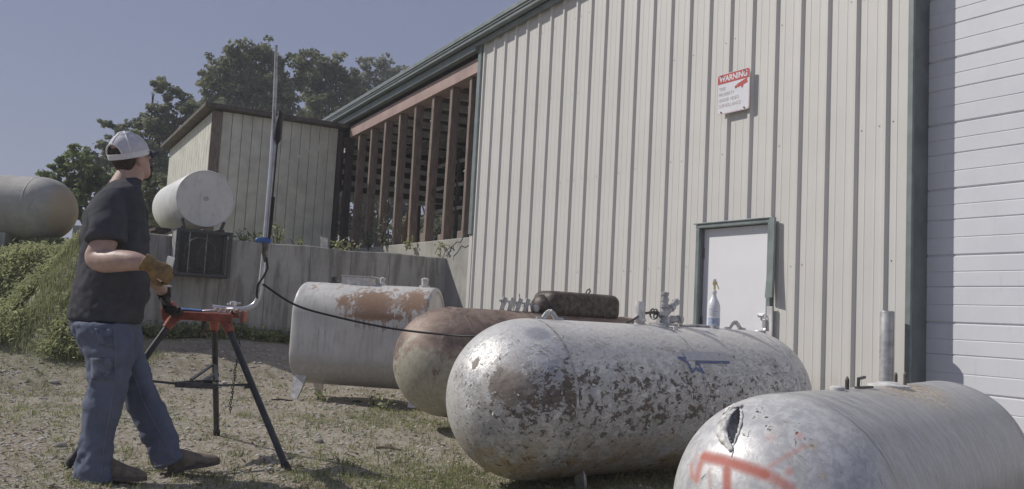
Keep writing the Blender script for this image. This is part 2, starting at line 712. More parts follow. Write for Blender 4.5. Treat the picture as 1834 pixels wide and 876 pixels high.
def mat_skin():
    n = NB('skin', .5, 0, .4)
    f = n.noise(22, 5, .6)
    f2 = n.noise(5, 3, .5)
    c = n.mix(n.rmp(f, .3, .7), (.42, .285, .232), (.52, .37, .305))
    c = n.mix(n.rmp(f2, .5, .72, 0, .45), c, (.45, .27, .22))
    n.col(c)
    n.inp('Subsurface Weight', .12)
    n.b.inputs['Subsurface Radius'].default_value = (.012, .005, .003)
    n.bump(n.noise(95, 6, .65), .35, .003)
    return n.m


MT = dict(
    siding=mat_siding(), concrete=mat_concrete(), pale=mat_concrete_light(),
    green=simple('green_trim_paint', (.215, .25, .245), .42, 0, .12, 5),
    shadegreen=simple('shaded_green_trim', (.165, .185, .187), .45, 0, .15, 4),  # trim green darkened, with the shade of recessed faces put into the paint
    primer=simple('pink_primer_steel', (.40, .285, .255), .65, 0, .12, 3),
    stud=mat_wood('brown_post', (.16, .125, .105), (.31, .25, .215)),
    darkwood=mat_wood('weathered_and_shaded_wood', (.06, .048, .042), (.13, .105, .09)),
    board=mat_wood('orange_board', (.26, .13, .07), (.42, .24, .13)),
    roof=simple('brown_roofing', (.13, .11, .095), .8, 0, .25, 6, .3, 30),
    soffit=simple('roof_underside', (.20, .18, .165), .85, 0, .2, 5),
    dark_sheet=simple('dark_sheet_metal', (.11, .10, .095), .8, 0, .2, 5),
    rafter=simple('grey_steel_rafter', (.70, .695, .68), .55, 0, .15, 4),
    shed=simple('khaki_sheet', (.66, .65, .56), .5, 0, .1, 3, .1, 10),
    doorw=mat_dirty_white('white_door_paint', (.815, .815, .83), (.845, .845, .86), .22),
    ohd=mat_dirty_white('white_door_section', (.66, .67, .705), (.705, .715, .745), .28),
    chrome=simple('dull_chrome', (.66, .66, .67), .32, .55, .08, 10),
    galv=simple('galvanised_steel', (.46, .455, .45), .45, .35, .2, 14, .1, 40),
    steel=simple('rusty_steel', (.16, .14, .125), .6, .4, .3, 18, .3, 60),
    black=simple('black_iron', (.058, .06, .064), .42, .1, .2, 20),
    trayg=simple('dusty_grey_iron', (.13, .13, .13), .55, .2, .25, 20),
    rubber=simple('black_rubber', (.022, .022, .024), .6, 0, .15, 10),
    orange=simple('orange_vise_paint', (.34, .10, .068), .45, 0, .22, 16, .15, 60),
    whitep=simple('chipped_white_paint', (.60, .59, .57), .5, 0, .18, 25, .2, 60),
    blue=simple('blue_print', (.11, .145, .31), .5, 0, .1, 20),
    bluetape=simple('blue_tape', (.09, .18, .42), .5, 0, .15, 30),
    sticker=simple('pale_sticker', (.53, .53, .535), .45, 0, .06, 30),
    signw=simple('sign_white', (.74, .74, .77), .4, 0, .03, 5),
    signr=simple('sign_red', (.50, .085, .075), .45, 0, .08, 5),
    signg=simple('sign_faded_text', (.44, .38, .38), .5, 0, .05, 5),
    peel=mat_peel(), greyt=mat_greytank(), rustt=mat_rusttank(), cream=mat_cream(),
    whitet=mat_whitetank(), leftt=mat_lefttank(),
    slot=simple('slot_shadow_metal', (.33, .33, .345), .6, .2, .3, 30, .3, 60),
    seam=simple('weld_bead', (.44, .435, .425), .5, .1, .35, 30, .3, 60),
    stub=simple('rust_spot', (.36, .29, .235), .8, 0, .45, 50),
    lip=simple('torn_metal_lip', (.60, .59, .565), .6, .0, .35, 26, .35, 70),
    flake=simple('curled_flake', (.50, .495, .485), .5, .1, .15, 25),
    hood=simple('dark_rust_hood', (.085, .066, .054), .55, .1, .45, 26, .3, 60),
    ground=mat_ground(),
    bark=mat_wood('bark', (.055, .045, .036), (.12, .10, .08)),
    leafa=mat_leaf('oak_leaf', (.12, .14, .085), (.36, .375, .23)),
    leafb=mat_leaf('pale_leaf', (.17, .185, .135), (.36, .375, .28)),
    leafc=mat_leaf('bright_leaf', (.12, .16, .065), (.32, .37, .17)),
    weed=mat_leaf('weed_leaf', (.17, .20, .09), (.52, .53, .29)),
    blade=mat_leaf('grass_blade', (.17, .205, .09), (.42, .42, .235)),
    pebble=mat_tint('pebble', (.24, .21, .18), (.62, .59, .55)),
    litter=mat_tint('dry_litter', (.16, .12, .085), (.46, .38, .27)),
    denim=mat_denim(), shirt=mat_shirt(), skin=mat_skin(),
    boot=simple('brown_suede', (.19, .155, .12), .85, 0, .25, 18, .25, 90),
    sole=simple('boot_sole', (.12, .10, .085), .8, 0, .2, 20),
    tan=simple('tan_glove_leather', (.235, .155, .065), .75, 0, .25, 22, .3, 80),
    dglove=simple('dark_work_glove', (.055, .046, .04), .85, 0, .5, 30, .3, 90),
    capw=simple('white_cap_mesh', (.56, .56, .60), .8, 0, .05, 40, .25, 420),
    capd=simple('charcoal_brim', (.045, .045, .055), .8, 0, .15, 30),
    hair=simple('short_brown_hair', (.06, .046, .038), .8, 0, .3, 60, .5, 260),
    glass=simple('clear_lens', (.62, .64, .66), .15, 0, .02, 5),
    paper=simple('white_card', (.78, .78, .77), .6, 0, .03, 8),
    bottle=simple('white_bottle', (.74, .745, .76), .35, 0, .03, 8),
    blabel=simple('bottle_label', (.42, .47, .60), .45, 0, .25, 45),
    yellow=simple('yellow_nozzle', (.70, .60, .32), .4, 0, .08, 8),
    rubble=simple('broken_rock', (.30, .275, .245), .9, 0, .35, 9, .5, 30),
    stone=simple('grey_stone', (.36, .34, .31), .9, 0, .25, 9, .5, 30),
)


# ------------------------------------------------------------------ terrain
def Gh(x, y):
    x = np.asarray(x, float)
    y = np.asarray(y, float)
    qx, qy = x - O.x, y - O.y
    u = qx * N.x + qy * N.y
    v = qx * D.x + qy * D.y
    base = -.075 * sstep(-1.2, .5, x) * (1 - sstep(5.6, 7.6, y))
    rise = .50 * (1 - sstep(0.0, 2.6, -v)) * sstep(-.6, 1.6, u)
    yb = y + .10 * (x + 6.3)
    bank = 1.76 * np.clip((yb - 9.2 + .25 * np.sin(x * 1.7) + .12 * np.sin(y * 3.1 + x * 2.3)) / 3.6, 0, 1) ** 1.15 * np.clip((u - 4.2) / (.7 + 1.3 * (1 - sstep(11.2, 12.4, y))), 0, 1)
    wd_ = .02 + 1.7 * sstep(4.70, 5.3, u)
    gate = np.where(u < 4.7, (v > .15) * 1.0, np.clip((v - .16 + wd_) / wd_, 0, 1))
    terr = gate * 1.74 * (1 - sstep(4.72, 6.6, u))
    terr = np.where(u < -.15, np.where(v > .15, 1.5, 0), terr)
    z = np.maximum(np.maximum(base + rise, bank), terr)
    far = sstep(10, 60, v) * 1.2
    z = z + np.where(v > 9, far, 0)
    bump = .012 * np.sin(x * 3.1 + 1.3 * np.sin(y * 2.3)) + .010 * np.sin(y * 4.7 + 1.7 * np.sin(x * 3.9)) + .006 * np.sin(x * 11 + y * 7)
    return z + bump * (u > -.1)


def gz(x, y):
    return float(Gh(x, y))


def build_ground():
    us = np.concatenate([[-400, -150, -60, -30, -18, -14], np.arange(-12, -5, .5), np.arange(-5, 9.6, .1), np.arange(10, 22, 1.0), [26, 34, 60, 150, 400]])
    vs = np.concatenate([[-400, -120, -40, -22, -16], np.arange(-14, -11, .5), np.arange(-11, .1, .1), [.12, .18, .26], np.arange(.35, 4.3, .12), np.arange(4.5, 14, .5), [16, 20, 26, 34, 44, 60, 90, 150, 400, 900]])
    U, Vv = np.meshgrid(us, vs, indexing='ij')
    X = O.x + N.x * U + D.x * Vv
    Y = O.y + N.y * U + D.y * Vv
    Z = Gh(X, Y)
    nu, nv = U.shape
    idx = np.arange(nu * nv).reshape(nu, nv)
    f = np.stack([idx[:-1, :-1], idx[:-1, 1:], idx[1:, 1:], idx[1:, :-1]], -1).reshape(-1, 4)
    qb = sstep(9.3, 10.2, Y + .10 * (X + 6.3)) * sstep(4.4, 5.6, U)
    left = sstep(-3.4, -5.2, X) * sstep(7.0, 9.5, Y) * .5
    mid = .38 * np.exp(-((X + .4) / 1.1) ** 2 - ((Y - 5.0) / 1.5) ** 2)
    ter = (Vv > .3) * .8
    toe = .5 * (1 - sstep(.1, .6, -Vv)) * (U > 0)
    gr = np.clip(qb + left + mid + ter + toe + .12, 0, 1)
    o = np_mesh('ground', np.stack([X, Y, Z], -1).reshape(-1, 3), f, MT['ground'], smooth=True, attrs={'grassy': gr.ravel()})
    setp(o, kind='structure')


build_ground()

# ------------------------------------------------------------------ metal building
# local frame: x runs along the wall towards the viewer (= -v), y goes inside (= -u)
BROT = math.atan2(-D.y, -D.x)
bld = thing('metal_building', 'large pale ribbed metal building with green trim, open timber bay and roller door', 'building', O, BROT)


def eave(x): return 5.215 + .046 * x


DX0, DX1, DZ = 5.425, 6.425, 2.055         # door rough opening
RIBP = .2906
ribs = [7.547 - RIBP * k for k in range(24)]
ribs = sorted(ribs)
PX0, PX1 = .795, 7.753
prof = []                                   # (x, y) of the whole wall
for r in ribs:
    for dx, dy in ((-.118, 0), (-.106, 0), (-.102, -.0022), (-.094, -.0022), (-.090, 0), (-.036, 0), (-.016, -.028), (.014, -.028), (.034, 0), (.090, 0), (.094, -.0022), (.102, -.0022), (.106, 0)):
        prof.append((r + dx, dy))
prof = [p for p in prof if PX0 < p[0] < PX1]


def yat(x):
    for (a, ya), (b, yb) in zip(prof, prof[1:]):
        if a <= x <= b: return ya + (yb - ya) * (x - a) / (b - a) if b > a else ya
    return 0.0


bounds = [PX0] + [ribs[i] + RIBP / 2 for i in range(2, 23, 3) if PX0 < ribs[i] + RIBP / 2 < PX1 - .2] + [PX1]
for a, b in zip(bounds, bounds[1:]):
    pts = sorted({round(x, 4) for x, y in prof if a < x < b} | {a, b} | {x for x in (DX0, DX1) if a < x < b})
    mb = MB()
    for p, q in zip(pts, pts[1:]):
        mid = (p + q) / 2
        zb = DZ if DX0 < mid < DX1 else .07
        mb.add([(p, yat(p), zb), (q, yat(q), zb), (q, yat(q), eave(q) - .03), (p, yat(p), eave(p) - .03)], [(0, 1, 2, 3)])
    mb.build('siding_panel', MT['siding'], bld)
# screw heads
mb = MB()
for r in ribs:
    for z in (.5, 1.6, 2.75, 3.9, 4.9):
        if DX0 - .05 < r < DX1 + .05 and z < 2.2: continue
        for dx in (.062, -.062):
            if random.random() < .4 and PX0 + .05 < r + dx < PX1 - .05:
                zz = z + random.uniform(-.02, .02) + .01 * dx
                mb.bx(r + dx - .004, r + dx + .004, -.006, .0, zz - .004, zz + .004)
o = mb.build('screw_heads', MT['galv'], bld)
setp(o, kind='stuff')

# inside faces / hidden shell so that the hall is closed
mb = MB()
mb.bx(.8, 12.6, 9.0, 9.1, 0, 6.4)
mb.bx(.80, .90, .12, 9.0, 0, 5.2)
mb.build('rear_wall', MT['soffit'], bld)

# roof sheet, monoslope upwards to the rear
mb = MB()
for x0, x1 in ((-5.85, 13.2),):
    a = [(x0, -.16, eave(x0) + .0), (x1, -.16, eave(x1)), (x1, 9.2, eave(x1) + .55), (x0, 9.2, eave(x0) + .55)]
    b = [(x, y, z + .05) for x, y, z in a]
    mb.add(a + b, [(0, 3, 2, 1), (4, 5, 6, 7), (0, 1, 5, 4), (1, 2, 6, 5), (2, 3, 7, 6), (3, 0, 4, 7)])
mb.build('roof', MT['soffit'], bld)


def rail(name, m, x0, x1, y0, y1, dz0, dz1, bev=0):
    mb = MB()
    vs = []
    for x in (x0, x1):
        e = eave(x)
        vs += [(x, y0, e + dz0), (x, y1, e + dz0), (x, y1, e + dz1), (x, y0, e + dz1)]
    mb.add(vs, [(0, 1, 2, 3), (7, 6, 5, 4), (0, 4, 5, 1), (1, 5, 6, 2), (2, 6, 7, 3), (3, 7, 4, 0)])
    return mb.build(name, m, bld, bevel=bev)


rail('gutter_lip', MT['green'], -5.8, 13.2, -.215, -.165, .005, .075, .008)
rail('gutter', MT['green'], -5.78, 13.2, -.19, -.10, -.085, .004, .012)
rail('gutter_bead', MT['shadegreen'], -5.78, 13.2, -.205, -.191, -.03, -.012)
rail('fascia', MT['green'], -5.7, .70, -.095, .01, -.21, -.09, .004)
rail('eave_trim', MT['green'], .70, 13.2, -.095, -.037, -.155, -.09, .004)
rail('eave_soffit', MT['soffit'], -5.7, .70, .012, .30, -.12, -.10)
rail('header_beam', MT['primer'], -4.55, .70, .012, .26, -.515, -.285, .004)
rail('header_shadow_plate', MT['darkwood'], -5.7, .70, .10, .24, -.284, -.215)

# corner trim and the sliver of bare wall below it
mb = MB().bx(.70, .795, -.04, .10, 2.2, 5.15)
mb.build('corner_trim', MT['green'], bld, bevel=.006)
mb = MB().bx(.70, .79, -.012, .06, .07, 2.195)
mb.build('base_corner', MT['siding'], bld, bevel=.004)

# foundation below the open bay
mb = MB()
mb.bx(-5.75, .695, 0, .28, 0, 2.165)
mb.build('foundation', MT['pale'], bld, bevel=.015)
mb = MB().bx(-5.75, .695, .28, 8.9, 1.6, 2.12)
mb.build('slab_floor', MT['pale'], bld)
mb = MB().bx(.7, 7.7, .05, .16, 0, .065)
mb.build('base_curb', MT['pale'], bld)

# studs with pegs
rs = random.Random(3)
STX = [.36 - .643 * k for k in range(10)]
for k, x in enumerate(STX):
    wv = .085 + rs.uniform(-.01, .012)
    lean = rs.uniform(-.02, .02)
    ztop = eave(x) - (.28 if x < -4.6 else .515)
    mb = MB()
    vs = []
    nseg = 7
    for j in range(nseg):
        t = j / (nseg - 1)
        z = 2.167 + (ztop - 2.167) * t
        xo = x + lean * (t - .5) * 2 + rs.uniform(-.004, .004)
        for sx, sy in ((-1, 0), (1, 0), (1, 1), (-1, 1)):
            vs.append((xo + sx * wv / 2, .05 + sy * .15, z))
    fs = [(3, 2, 1, 0), tuple((nseg - 1) * 4 + i for i in range(4))]
    for j in range(nseg - 1):
        for i in range(4):
            i2 = (i + 1) % 4
            fs.append((j * 4 + i, j * 4 + i2, j * 4 + 4 + i2, j * 4 + 4 + i))
    mb.add(vs, fs)
    st = mb.build('stud', MT['stud'] if k < 8 else MT['darkwood'], bld, bevel=.008, seg=1)  # last studs take the dark wood to stand for the shed's shade
    for z in np.arange(3.3, ztop - .05, .26):
        mb = MB()
        zz = z + rs.uniform(-.03, .03)
        L = rs.uniform(.16, .24)
        mb.bar((x - wv / 2 - L, .16 + rs.uniform(-.02, .05), zz - .015), (x - wv / 2 + .01, .18, zz), .014, .026)
        mb.build('peg', MT['galv'], st)
    if k in (0, 1, 2, 5):
        mb = MB()
        h = rs.uniform(.09, .16)
        mb.bx(x - wv / 2 - .14, x - wv / 2 - .005, .06, .22, 2.167, 2.167 + h)
        mb.build('sill_block', MT['stud'], bld, bevel=.006, seg=1)

# rafters and purlins seen from below, posts on the far gable and rear side
for k in range(9):
    x = .3 - .72 * k
    mb = MB()
    for dz in (0, ):
        mb.add([(x - .03, .27, eave(x) - .42), (x + .03, .27, eave(x) - .42), (x + .03, 8.8, eave(x) - .10), (x - .03, 8.8, eave(x) - .10),
                (x - .03, .27, eave(x) - .30), (x + .03, .27, eave(x) - .30), (x + .03, 8.8, eave(x) + .02), (x - .03, 8.8, eave(x) + .02)],
               [(0, 3, 2, 1), (4, 5, 6, 7), (0, 1, 5, 4), (1, 2, 6, 5), (2, 3, 7, 6), (3, 0, 4, 7)])
    mb.build('rafter', MT['rafter'], bld)
for yy in np.arange(1.2, 8.6, 1.1):
    mb = MB().bx(-5.6, .6, yy - .025, yy + .025, 4.30, 4.42)
    mb.build('purlin', MT['soffit'], bld)
for yy in (1.0, 2.2, 3.5, 4.9, 6.4, 8.0):
    mb = MB().bx(-5.72, -5.58, yy - .05, yy + .05, 2.12, 4.9)
    mb.build('gable_post', MT['darkwood'], bld)
mb = MB().bx(-5.80, -5.77, .3, 8.9, 3.52, 5.2)
mb.build('gable_cladding', MT['dark_sheet'], bld)
for k in range(7):
    z = 3.42 + .235 * k
    mb = MB().bx(-5.575, -5.50, .3, 8.8, z, z + .10)
    mb.build('gable_girt', MT['rafter'], bld)
for k in range(6):
    x = .2 - 1.1 * k
    mb = MB().bx(x - .07, x + .07, 8.75, 8.9, 2.12, 5.4)
    mb.build('rear_post', MT['darkwood'], bld)
# storage rack inside the bay
rk = thing('storage_rack', 'dark steel storage rack standing inside the open timber bay', 'rack', tuple(FR[bld] @ Vector((-2.4, 2.6, 2.12))), BROT)
for sx in (-2.6, -1.3, 0, 1.3, 2.4):
    for sy in (-.45, .45):
        MB().bx(sx - .035, sx + .035, sy - .035, sy + .035, 0, 2.35).build('upright', MT['soffit'], rk)
for z in (1.05, 1.55, 2.05):
    for sy in (-.45, .45):
        MB().bx(-2.6, 2.4, sy - .02, sy + .02, z, z + .07).build('shelf_beam', MT['rafter'], rk)
    for j in range(14):
        x = -2.5 + j * .36
        MB().bx(x, x + .12, -.55, .6, z + .071, z + .12 + .05 * (j % 3)).build('shelf_board', MT['darkwood'], rk)

# personnel door
dr = MB().bx(DX0 + .062, DX1 - .062, .045, .09, .12, DZ - .055).build('door', MT['doorw'], bld, bevel=.004)
mb = MB().bx(DX0 + .014, DX0 + .06, -.03, .095, .08, DZ - .052)
fr1 = mb.build('door_frame', MT['green'], bld, bevel=.004)
MB().bx(DX0 + .0605, DX0 + .0615, .0, .044, .1, DZ - .06).build('door_stop', MT['shadegreen'], fr1)
mb = MB().bx(DX1 - .06, DX1 - .014, -.03, .095, .08, DZ - .052)
fr2 = mb.build('door_frame', MT['green'], bld, bevel=.004)
mb = MB().bx(DX0 + .012, DX1 - .012, -.032, .095, DZ - .05, DZ - .012)
fr3 = mb.build('door_frame', MT['green'], bld, bevel=.004)
MB().bx(DX0 - .008, DX1 + .008, -.045, -.033, DZ - .011, DZ + .004).build('drip_cap', MT['green'], bld, bevel=.004)
# jamb cover on the latch side, pried loose and bent away at its lower end
mb = MB()
z1, z0 = DZ - .01, 1.30
vs = []
for j in range(9):
    t = j / 8
    z = z1 + (z0 - z1) * t
    off = .028 * t ** 2.2
    vs += [(DX1 - .03 - off * .2, -.045 - off, z), (DX1 + .045 + off * .55, -.062 - off * 1.1, z), (DX1 + .05 + off * .55, -.045 - off, z), (DX1 - .03 - off * .2, -.034 - off, z)]
fs = [(0, 1, 2, 3), tuple(32 + i for i in (3, 2, 1, 0))]
for j in range(8):
    for i in range(4):
        i2 = (i + 1) % 4
        fs.append((j * 4 + i2, j * 4 + i, j * 4 + 4 + i, j * 4 + 4 + i2))
mb.add(vs, fs)
mb.build('loose_jamb_trim', MT['green'], bld)
mb = MB().bx(DX1 - .03, DX1 + .035, -.05, -.031, .08, 1.22)
mb.build('jamb_trim', MT['rafter'], bld, bevel=.003)
for z in (.35, 1.05, 1.75):
    MB().tube([(DX0 + .066, .036, z - .055), (DX0 + .066, .036, z + .055)], .011, 8).build('hinge', MT['steel'], dr)
# lever, hasp and pull
mb = MB()
hx = DX1 - .12
mb.lathe([(.03, 0), (.03, .012), (.016, .02)], 16, Matrix.Translation((hx, .045, .985)) @ Matrix.Rotation(PI / 2, 4, 'X'))
mb.tube([(hx, .04, .985), (hx, -.02, .985), (hx - .02, -.028, .985), (hx - .125, -.03, .978)], [.013, .012, .012, .010], 10)
mb.tube([(hx - .125, -.03, .978), (hx - .07, -.03, .955), (hx - .01, -.028, .965)], [.009, .012, .010], 8)
mb.build('lever_handle', MT['chrome'], dr, True)
mb = MB()
mb.bx(hx - .075, hx + .03, .02, .032, 1.115, 1.15)
mb.bx(hx - .06, hx - .01, .014, .0195, 1.125, 1.14)
mb.bar((hx + .025, .018, 1.13), (hx + .085, -.04, 1.06), .022, .014)
mb.build('hasp', MT['chrome'], dr, bevel=.002)
mb = MB()
mb.bx(hx + .065, hx + .10, -.075, -.055, 1.02, 1.10)
mb.tube([(hx + .068, -.065, 1.1), (hx + .07, -.065, 1.135), (hx + .083, -.065, 1.148), (hx + .096, -.065, 1.135), (hx + .097, -.065, 1.1)], .005, 8)
mb.build('padlock', MT['chrome'], dr, bevel=.003)

# big sectional door in its recess
JX, RD = 7.755, .185
MB().bx(JX, JX + .047, -.036, -.004, .02, 5.5).build('door_trim', MT['green'], bld, bevel=.004)
MB().bx(JX + .006, JX + .046, -.003, RD + .03, .02, 5.5).build('door_jamb', MT['shadegreen'], bld)  # return turned from the sun, its shade carried by the darker green
MB().bx(JX + .0462, JX + .0478, .02, .16, 1.2, 1.6).build('jamb_scuff', MT['whitep'], bld) if False else None
ohd = thing('tmp', '', '')
bpy.data.objects.remove(ohd)
for k in range(-1, 10):
    z0 = .602 + .5295 * (k)
    z1 = z0 + .5295
    zz = [z0 + .004, z0 + .012]
    m1, m2, m3, m4 = z0 + .14, z0 + .282, z0 + .40, z1
    P = [(z0 + .003, .012), (z0 + .012, 0), (m1 - .006, 0), (m1, .005), (m1 + .006, 0), (m2 - .008, 0), (m2, .010), (m2 + .008, 0), (m3 - .006, 0), (m3, .005), (m3 + .006, 0), (z1 - .012, 0), (z1 - .003, .012)]
    mb = MB()
    for (a, ya), (b, yb) in zip(P, P[1:]):
        mb.add([(JX + .048, RD + ya, a), (12.2, RD + ya, a), (12.2, RD + yb, b), (JX + .048, RD + yb, b)], [(0, 1, 2, 3)])
    mb.add([(JX + .048, RD + .013, z0 - .003), (12.2, RD + .013, z0 - .003), (12.2, RD + .013, z0 + .003), (JX + .048, RD + .013, z0 + .003)], [(0, 1, 2, 3)])
    if z0 > -.5: mb.build('door_section', MT['ohd'], bld)
MB().bx(12.2, 12.5, -.02, RD + .1, 0, 6).build('door_jamb', MT['shadegreen'], bld)

# bollard by the big door
bo = thing('bollard', 'grey steel pipe bollard standing in front of the green door jamb', 'bollard', tuple(FR[bld] @ Vector((7.685, -.16, 0))))
MB().lathe([(.054, -.1), (.054, 1.19), (.050, 1.2), (.044, 1.2), (.044, 1.1)], 24).build('pipe', MT['galv'], bo, True)
MB().lathe([(.0435, 1.13), (.03, 1.15), (.002, 1.155)], 20).build('concrete_fill', MT['pale'], bo, True)

# warning sign
sg = thing('warning_sign', 'white and red video surveillance warning sign fixed to the ribbed wall', 'sign', tuple(FR[bld] @ Vector((5.915, -.062, 3.345))), BROT)


def rrect(w, h, r, n=5):
    pts = []
    for cx, cy, a0 in ((w / 2 - r, h / 2 - r, 0), (-w / 2 + r, h / 2 - r, 90), (-w / 2 + r, -h / 2 + r, 180), (w / 2 - r, -h / 2 + r, 270)):
        for i in range(n + 1):
            a = math.radians(a0 + 90 * i / n)
            pts.append((cx + r * math.cos(a), cy + r * math.sin(a)))
    return pts


RX = Matrix.Rotation(PI / 2, 4, 'X')          # sheet x,y -> x,z ; z -> -y (towards the viewer)
SW, SH = .425, .415
MB().extrude(rrect(SW, SH, .025), -.003, .0, RX).build('plate', MT['signw'], sg)
pts = [p for p in rrect(SW - .018, SH - .018, .02)]
band = [(x, y) for x, y in pts if y > .12] + [(-(SW - .018) / 2, .108), ((SW - .018) / 2, .108)]
MB().extrude(band, .0012, .002, RX).build('header_band', MT['signr'], sg)
mb = MB()
B0 = rrect(SW - .010, SH - .010, .023)
B1 = rrect(SW - .016, SH - .016, .021)
nb = len(B0)
mb.add([RX @ Vector((x, y, .0008)) for x, y in B0 + B1], [(i, (i + 1) % nb, nb + (i + 1) % nb, nb + i) for i in range(nb)])
mb.build('border_line', MT['signr'], sg)


def text(name, s, m, parent, x, y, w, h, bold=0.0, z=.0032):
    cu = bpy.data.curves.new(name, 'FONT')
    cu.body = s
    cu.size = 1
    cu.offset = bold
    cu.resolution_u = 3
    t = bpy.data.objects.new(name, cu)
    COL.objects.link(t)
    dg = bpy.context.evaluated_depsgraph_get()
    me = bpy.data.meshes.new_from_object(t.evaluated_get(dg))
    bpy.data.objects.remove(t)
    c = np.array([v.co[:] for v in me.vertices])
    lo, hi = c.min(0), c.max(0)
    for v in me.vertices:
        X = x + (v.co.x - lo[0]) / (hi[0] - lo[0]) * w
        Yy = y + (v.co.y - lo[1]) / (hi[1] - lo[1]) * h
        v.co = RX @ Vector((X, Yy, z))
    me.update()
    return link_mesh(name, me, m, parent)


text('heading_text', 'WARNING', MT['signw'], sg, -.185, .125, .365, .062, .03)
for i, (s, wd) in enumerate((('THIS', .085), ('PROPERTY', .20), ('UNDER VIDEO', .265), ('SURVEILLANCE', .29))):
    text('notice_text', s, MT['signg'], sg, -.185, .035 - i * .058, wd, .036, .0, .0012)
mb = MB()
Tc = RX @ Matrix.Translation((.095, .062, .0012)) @ Matrix.Rotation(math.radians(18), 4, 'Z')
mb.extrude([(-.04, -.018), (.085, -.028), (.09, .018), (-.04, .02)], 0, .001, Tc)
mb.extrude([(-.075, -.012), (-.045, -.014), (-.045, .016), (-.075, .012)], 0, .001, Tc)
mb.extrude([(.0, -.045), (.02, -.045), (.03, -.024), (.005, -.022)], 0, .001, Tc)
mb.build('camera_symbol', MT['signr'], sg)
for sx in (-1, 1):
    for sz in (-1, 1):
        MB().lathe([(.008, 0), (.008, .006), (.002, .008)], 10, Matrix.Translation((sx * .15, -.003, sz * .185)) @ Matrix.Rotation(PI / 2, 4, 'X')).build('mounting_screw', MT['steel'], sg)
        MB().bx(sx * .15 - .01, sx * .15 + .01, .0005, .03, sz * .185 - .01, sz * .185 + .01).build('spacer', MT['steel'], sg)

# loose wire along the foundation
mb = MB()
wp = [(.66, -.05, 2.25), (.62, -.08, 2.14), (.52, -.06, 2.08), (.40, -.05, 2.1), (.28, -.07, 2.03), (.18, -.05, 1.95), (.16, -.06, 1.9)]
mb.tube([FR[bld] @ Vector(p) for p in wp], .007, 6)
setp(mb.build('loose_wire', MT['black'], None, True), 'thin black wire drooping over the pale foundation by the siding corner', 'wire')

# ------------------------------------------------------------------ retaining wall
rw = thing('retaining_wall', 'stained grey concrete retaining wall in shade behind the cream tank', 'wall', O, BROT)
prof = []
x = .0
ys = [(-.0, 0)]
seams = [.62 * k + .35 for k in range(0, 9)]
poly = [(0, .02)]
for sm in seams:
    if sm < 4.7: poly += [(-sm + .006, 0), (-sm, -.010), (-sm - .006, 0)]
poly += [(-4.74, 0)]
mb = MB()
nz = 5
vs, fs = [], []
for yy, dx in poly:
    for j in range(nz):
        t = j / (nz - 1)
        top = 1.855 + yy * .008 + .010 * math.sin(yy * 5) + .006 * math.sin(yy * 13)
        vs.append((dx if dx < .01 else 0, yy, -.1 + (top + .1) * t))
m_ = len(poly)
for i in range(m_ - 1):
    for j in range(nz - 1):
        fs.append((i * nz + j, (i + 1) * nz + j, (i + 1) * nz + j + 1, i * nz + j + 1))
fs = [f[::-1] for f in fs]
b = len(vs)
for i, (yy, dx) in enumerate(poly):
    vs.append((-.02, yy, vs[i * nz + nz - 1][2] + .012))
    vs.append((-.30, yy, vs[i * nz + nz - 1][2] + .010))
    vs.append((-.30, yy, 0))
for i in range(m_ - 1):
    fs.append((i * nz + nz - 1, b + i * 3, b + i * 3 + 3, (i + 1) * nz + nz - 1)[::-1])
    fs.append((b + i * 3, b + i * 3 + 1, b + i * 3 + 4, b + i * 3 + 3)[::-1])
    fs.append((b + i * 3 + 1, b + i * 3 + 2, b + i * 3 + 5, b + i * 3 + 4)[::-1])
e = (m_ - 1)
fs.append(tuple([e * nz + j for j in range(nz)] + [b + e * 3, b + e * 3 + 1, b + e * 3 + 2]))
mb.add(vs, fs)
mb.build('wall_body', MT['concrete'], rw)

# ------------------------------------------------------------------ shed
shd = thing('storage_shed', 'khaki sheet metal shed with brown roof edge behind the white elevated tank', 'shed', tuple(UV(0, 4.75, 1.70)), BROT)
# local: x = -v from the shed front, y = -u
fw = np.linspace(-2.50, -.16, 13)
for a, b in zip(fw, fw[1:]):
    zt = 2.93 + .05 * (a + 2.6) / 2.5
    mb = MB()
    P = [(a + .003, -.010), (a + .012, 0), (b - .012, 0), (b - .003, -.010)]
    for (ya, xa), (yb, xb) in zip(P, P[1:]):
        mb.add([(xa, ya, 0), (xb, yb, 0), (xb, yb, zt), (xa, ya, zt)], [(0, 1, 2, 3)])
    mb.build('front_panel', MT['shed'], shd)
MB().bx(-.03, .025, -2.69, -2.505, 0, 2.92).build('corner_post', MT['stud'], shd, bevel=.008)
MB().bx(-.03, .012, -.155, -.06, 0, 2.95).build('corner_post', MT['darkwood'], shd)
sv = np.linspace(-.035, -4.05, 19)
for a, b in zip(sv, sv[1:]):
    zt = 2.90 + .045 * a
    mb = MB()
    P = [(a - .004, -2.655), (a - .012, -2.68), (b + .012, -2.68), (b + .004, -2.655)]
    for (xa, ya), (xb, yb) in zip(P, P[1:]):
        mb.add([(xa, ya, 0), (xb, yb, 0), (xb, yb, zt + .0), (xa, ya, zt)], [(3, 2, 1, 0)])
    mb.build('side_panel', MT['shed'], shd)
mb = MB()
a = [(.16, -2.86, 2.945), (.16, .0, 2.995), (-4.25, .0, 2.80), (-4.25, -2.86, 2.75)]
b = [(x, y, z + .085) for x, y, z in a]
mb.add(a + b, [(0, 3, 2, 1)[::-1], (4, 5, 6, 7), (0, 1, 5, 4), (1, 2, 6, 5), (2, 3, 7, 6), (3, 0, 4, 7)])
mb.build('shed_roof', MT['roof'], shd, bevel=.01)
MB().bx(-4.05, -4.0, -2.68, -.1, 0, 2.7).build('back_wall', MT['shed'], shd)
MB().bx(-4.0, -.05, -.12, -.09, 0, 2.72).build('side_wall', MT['shed'], shd)

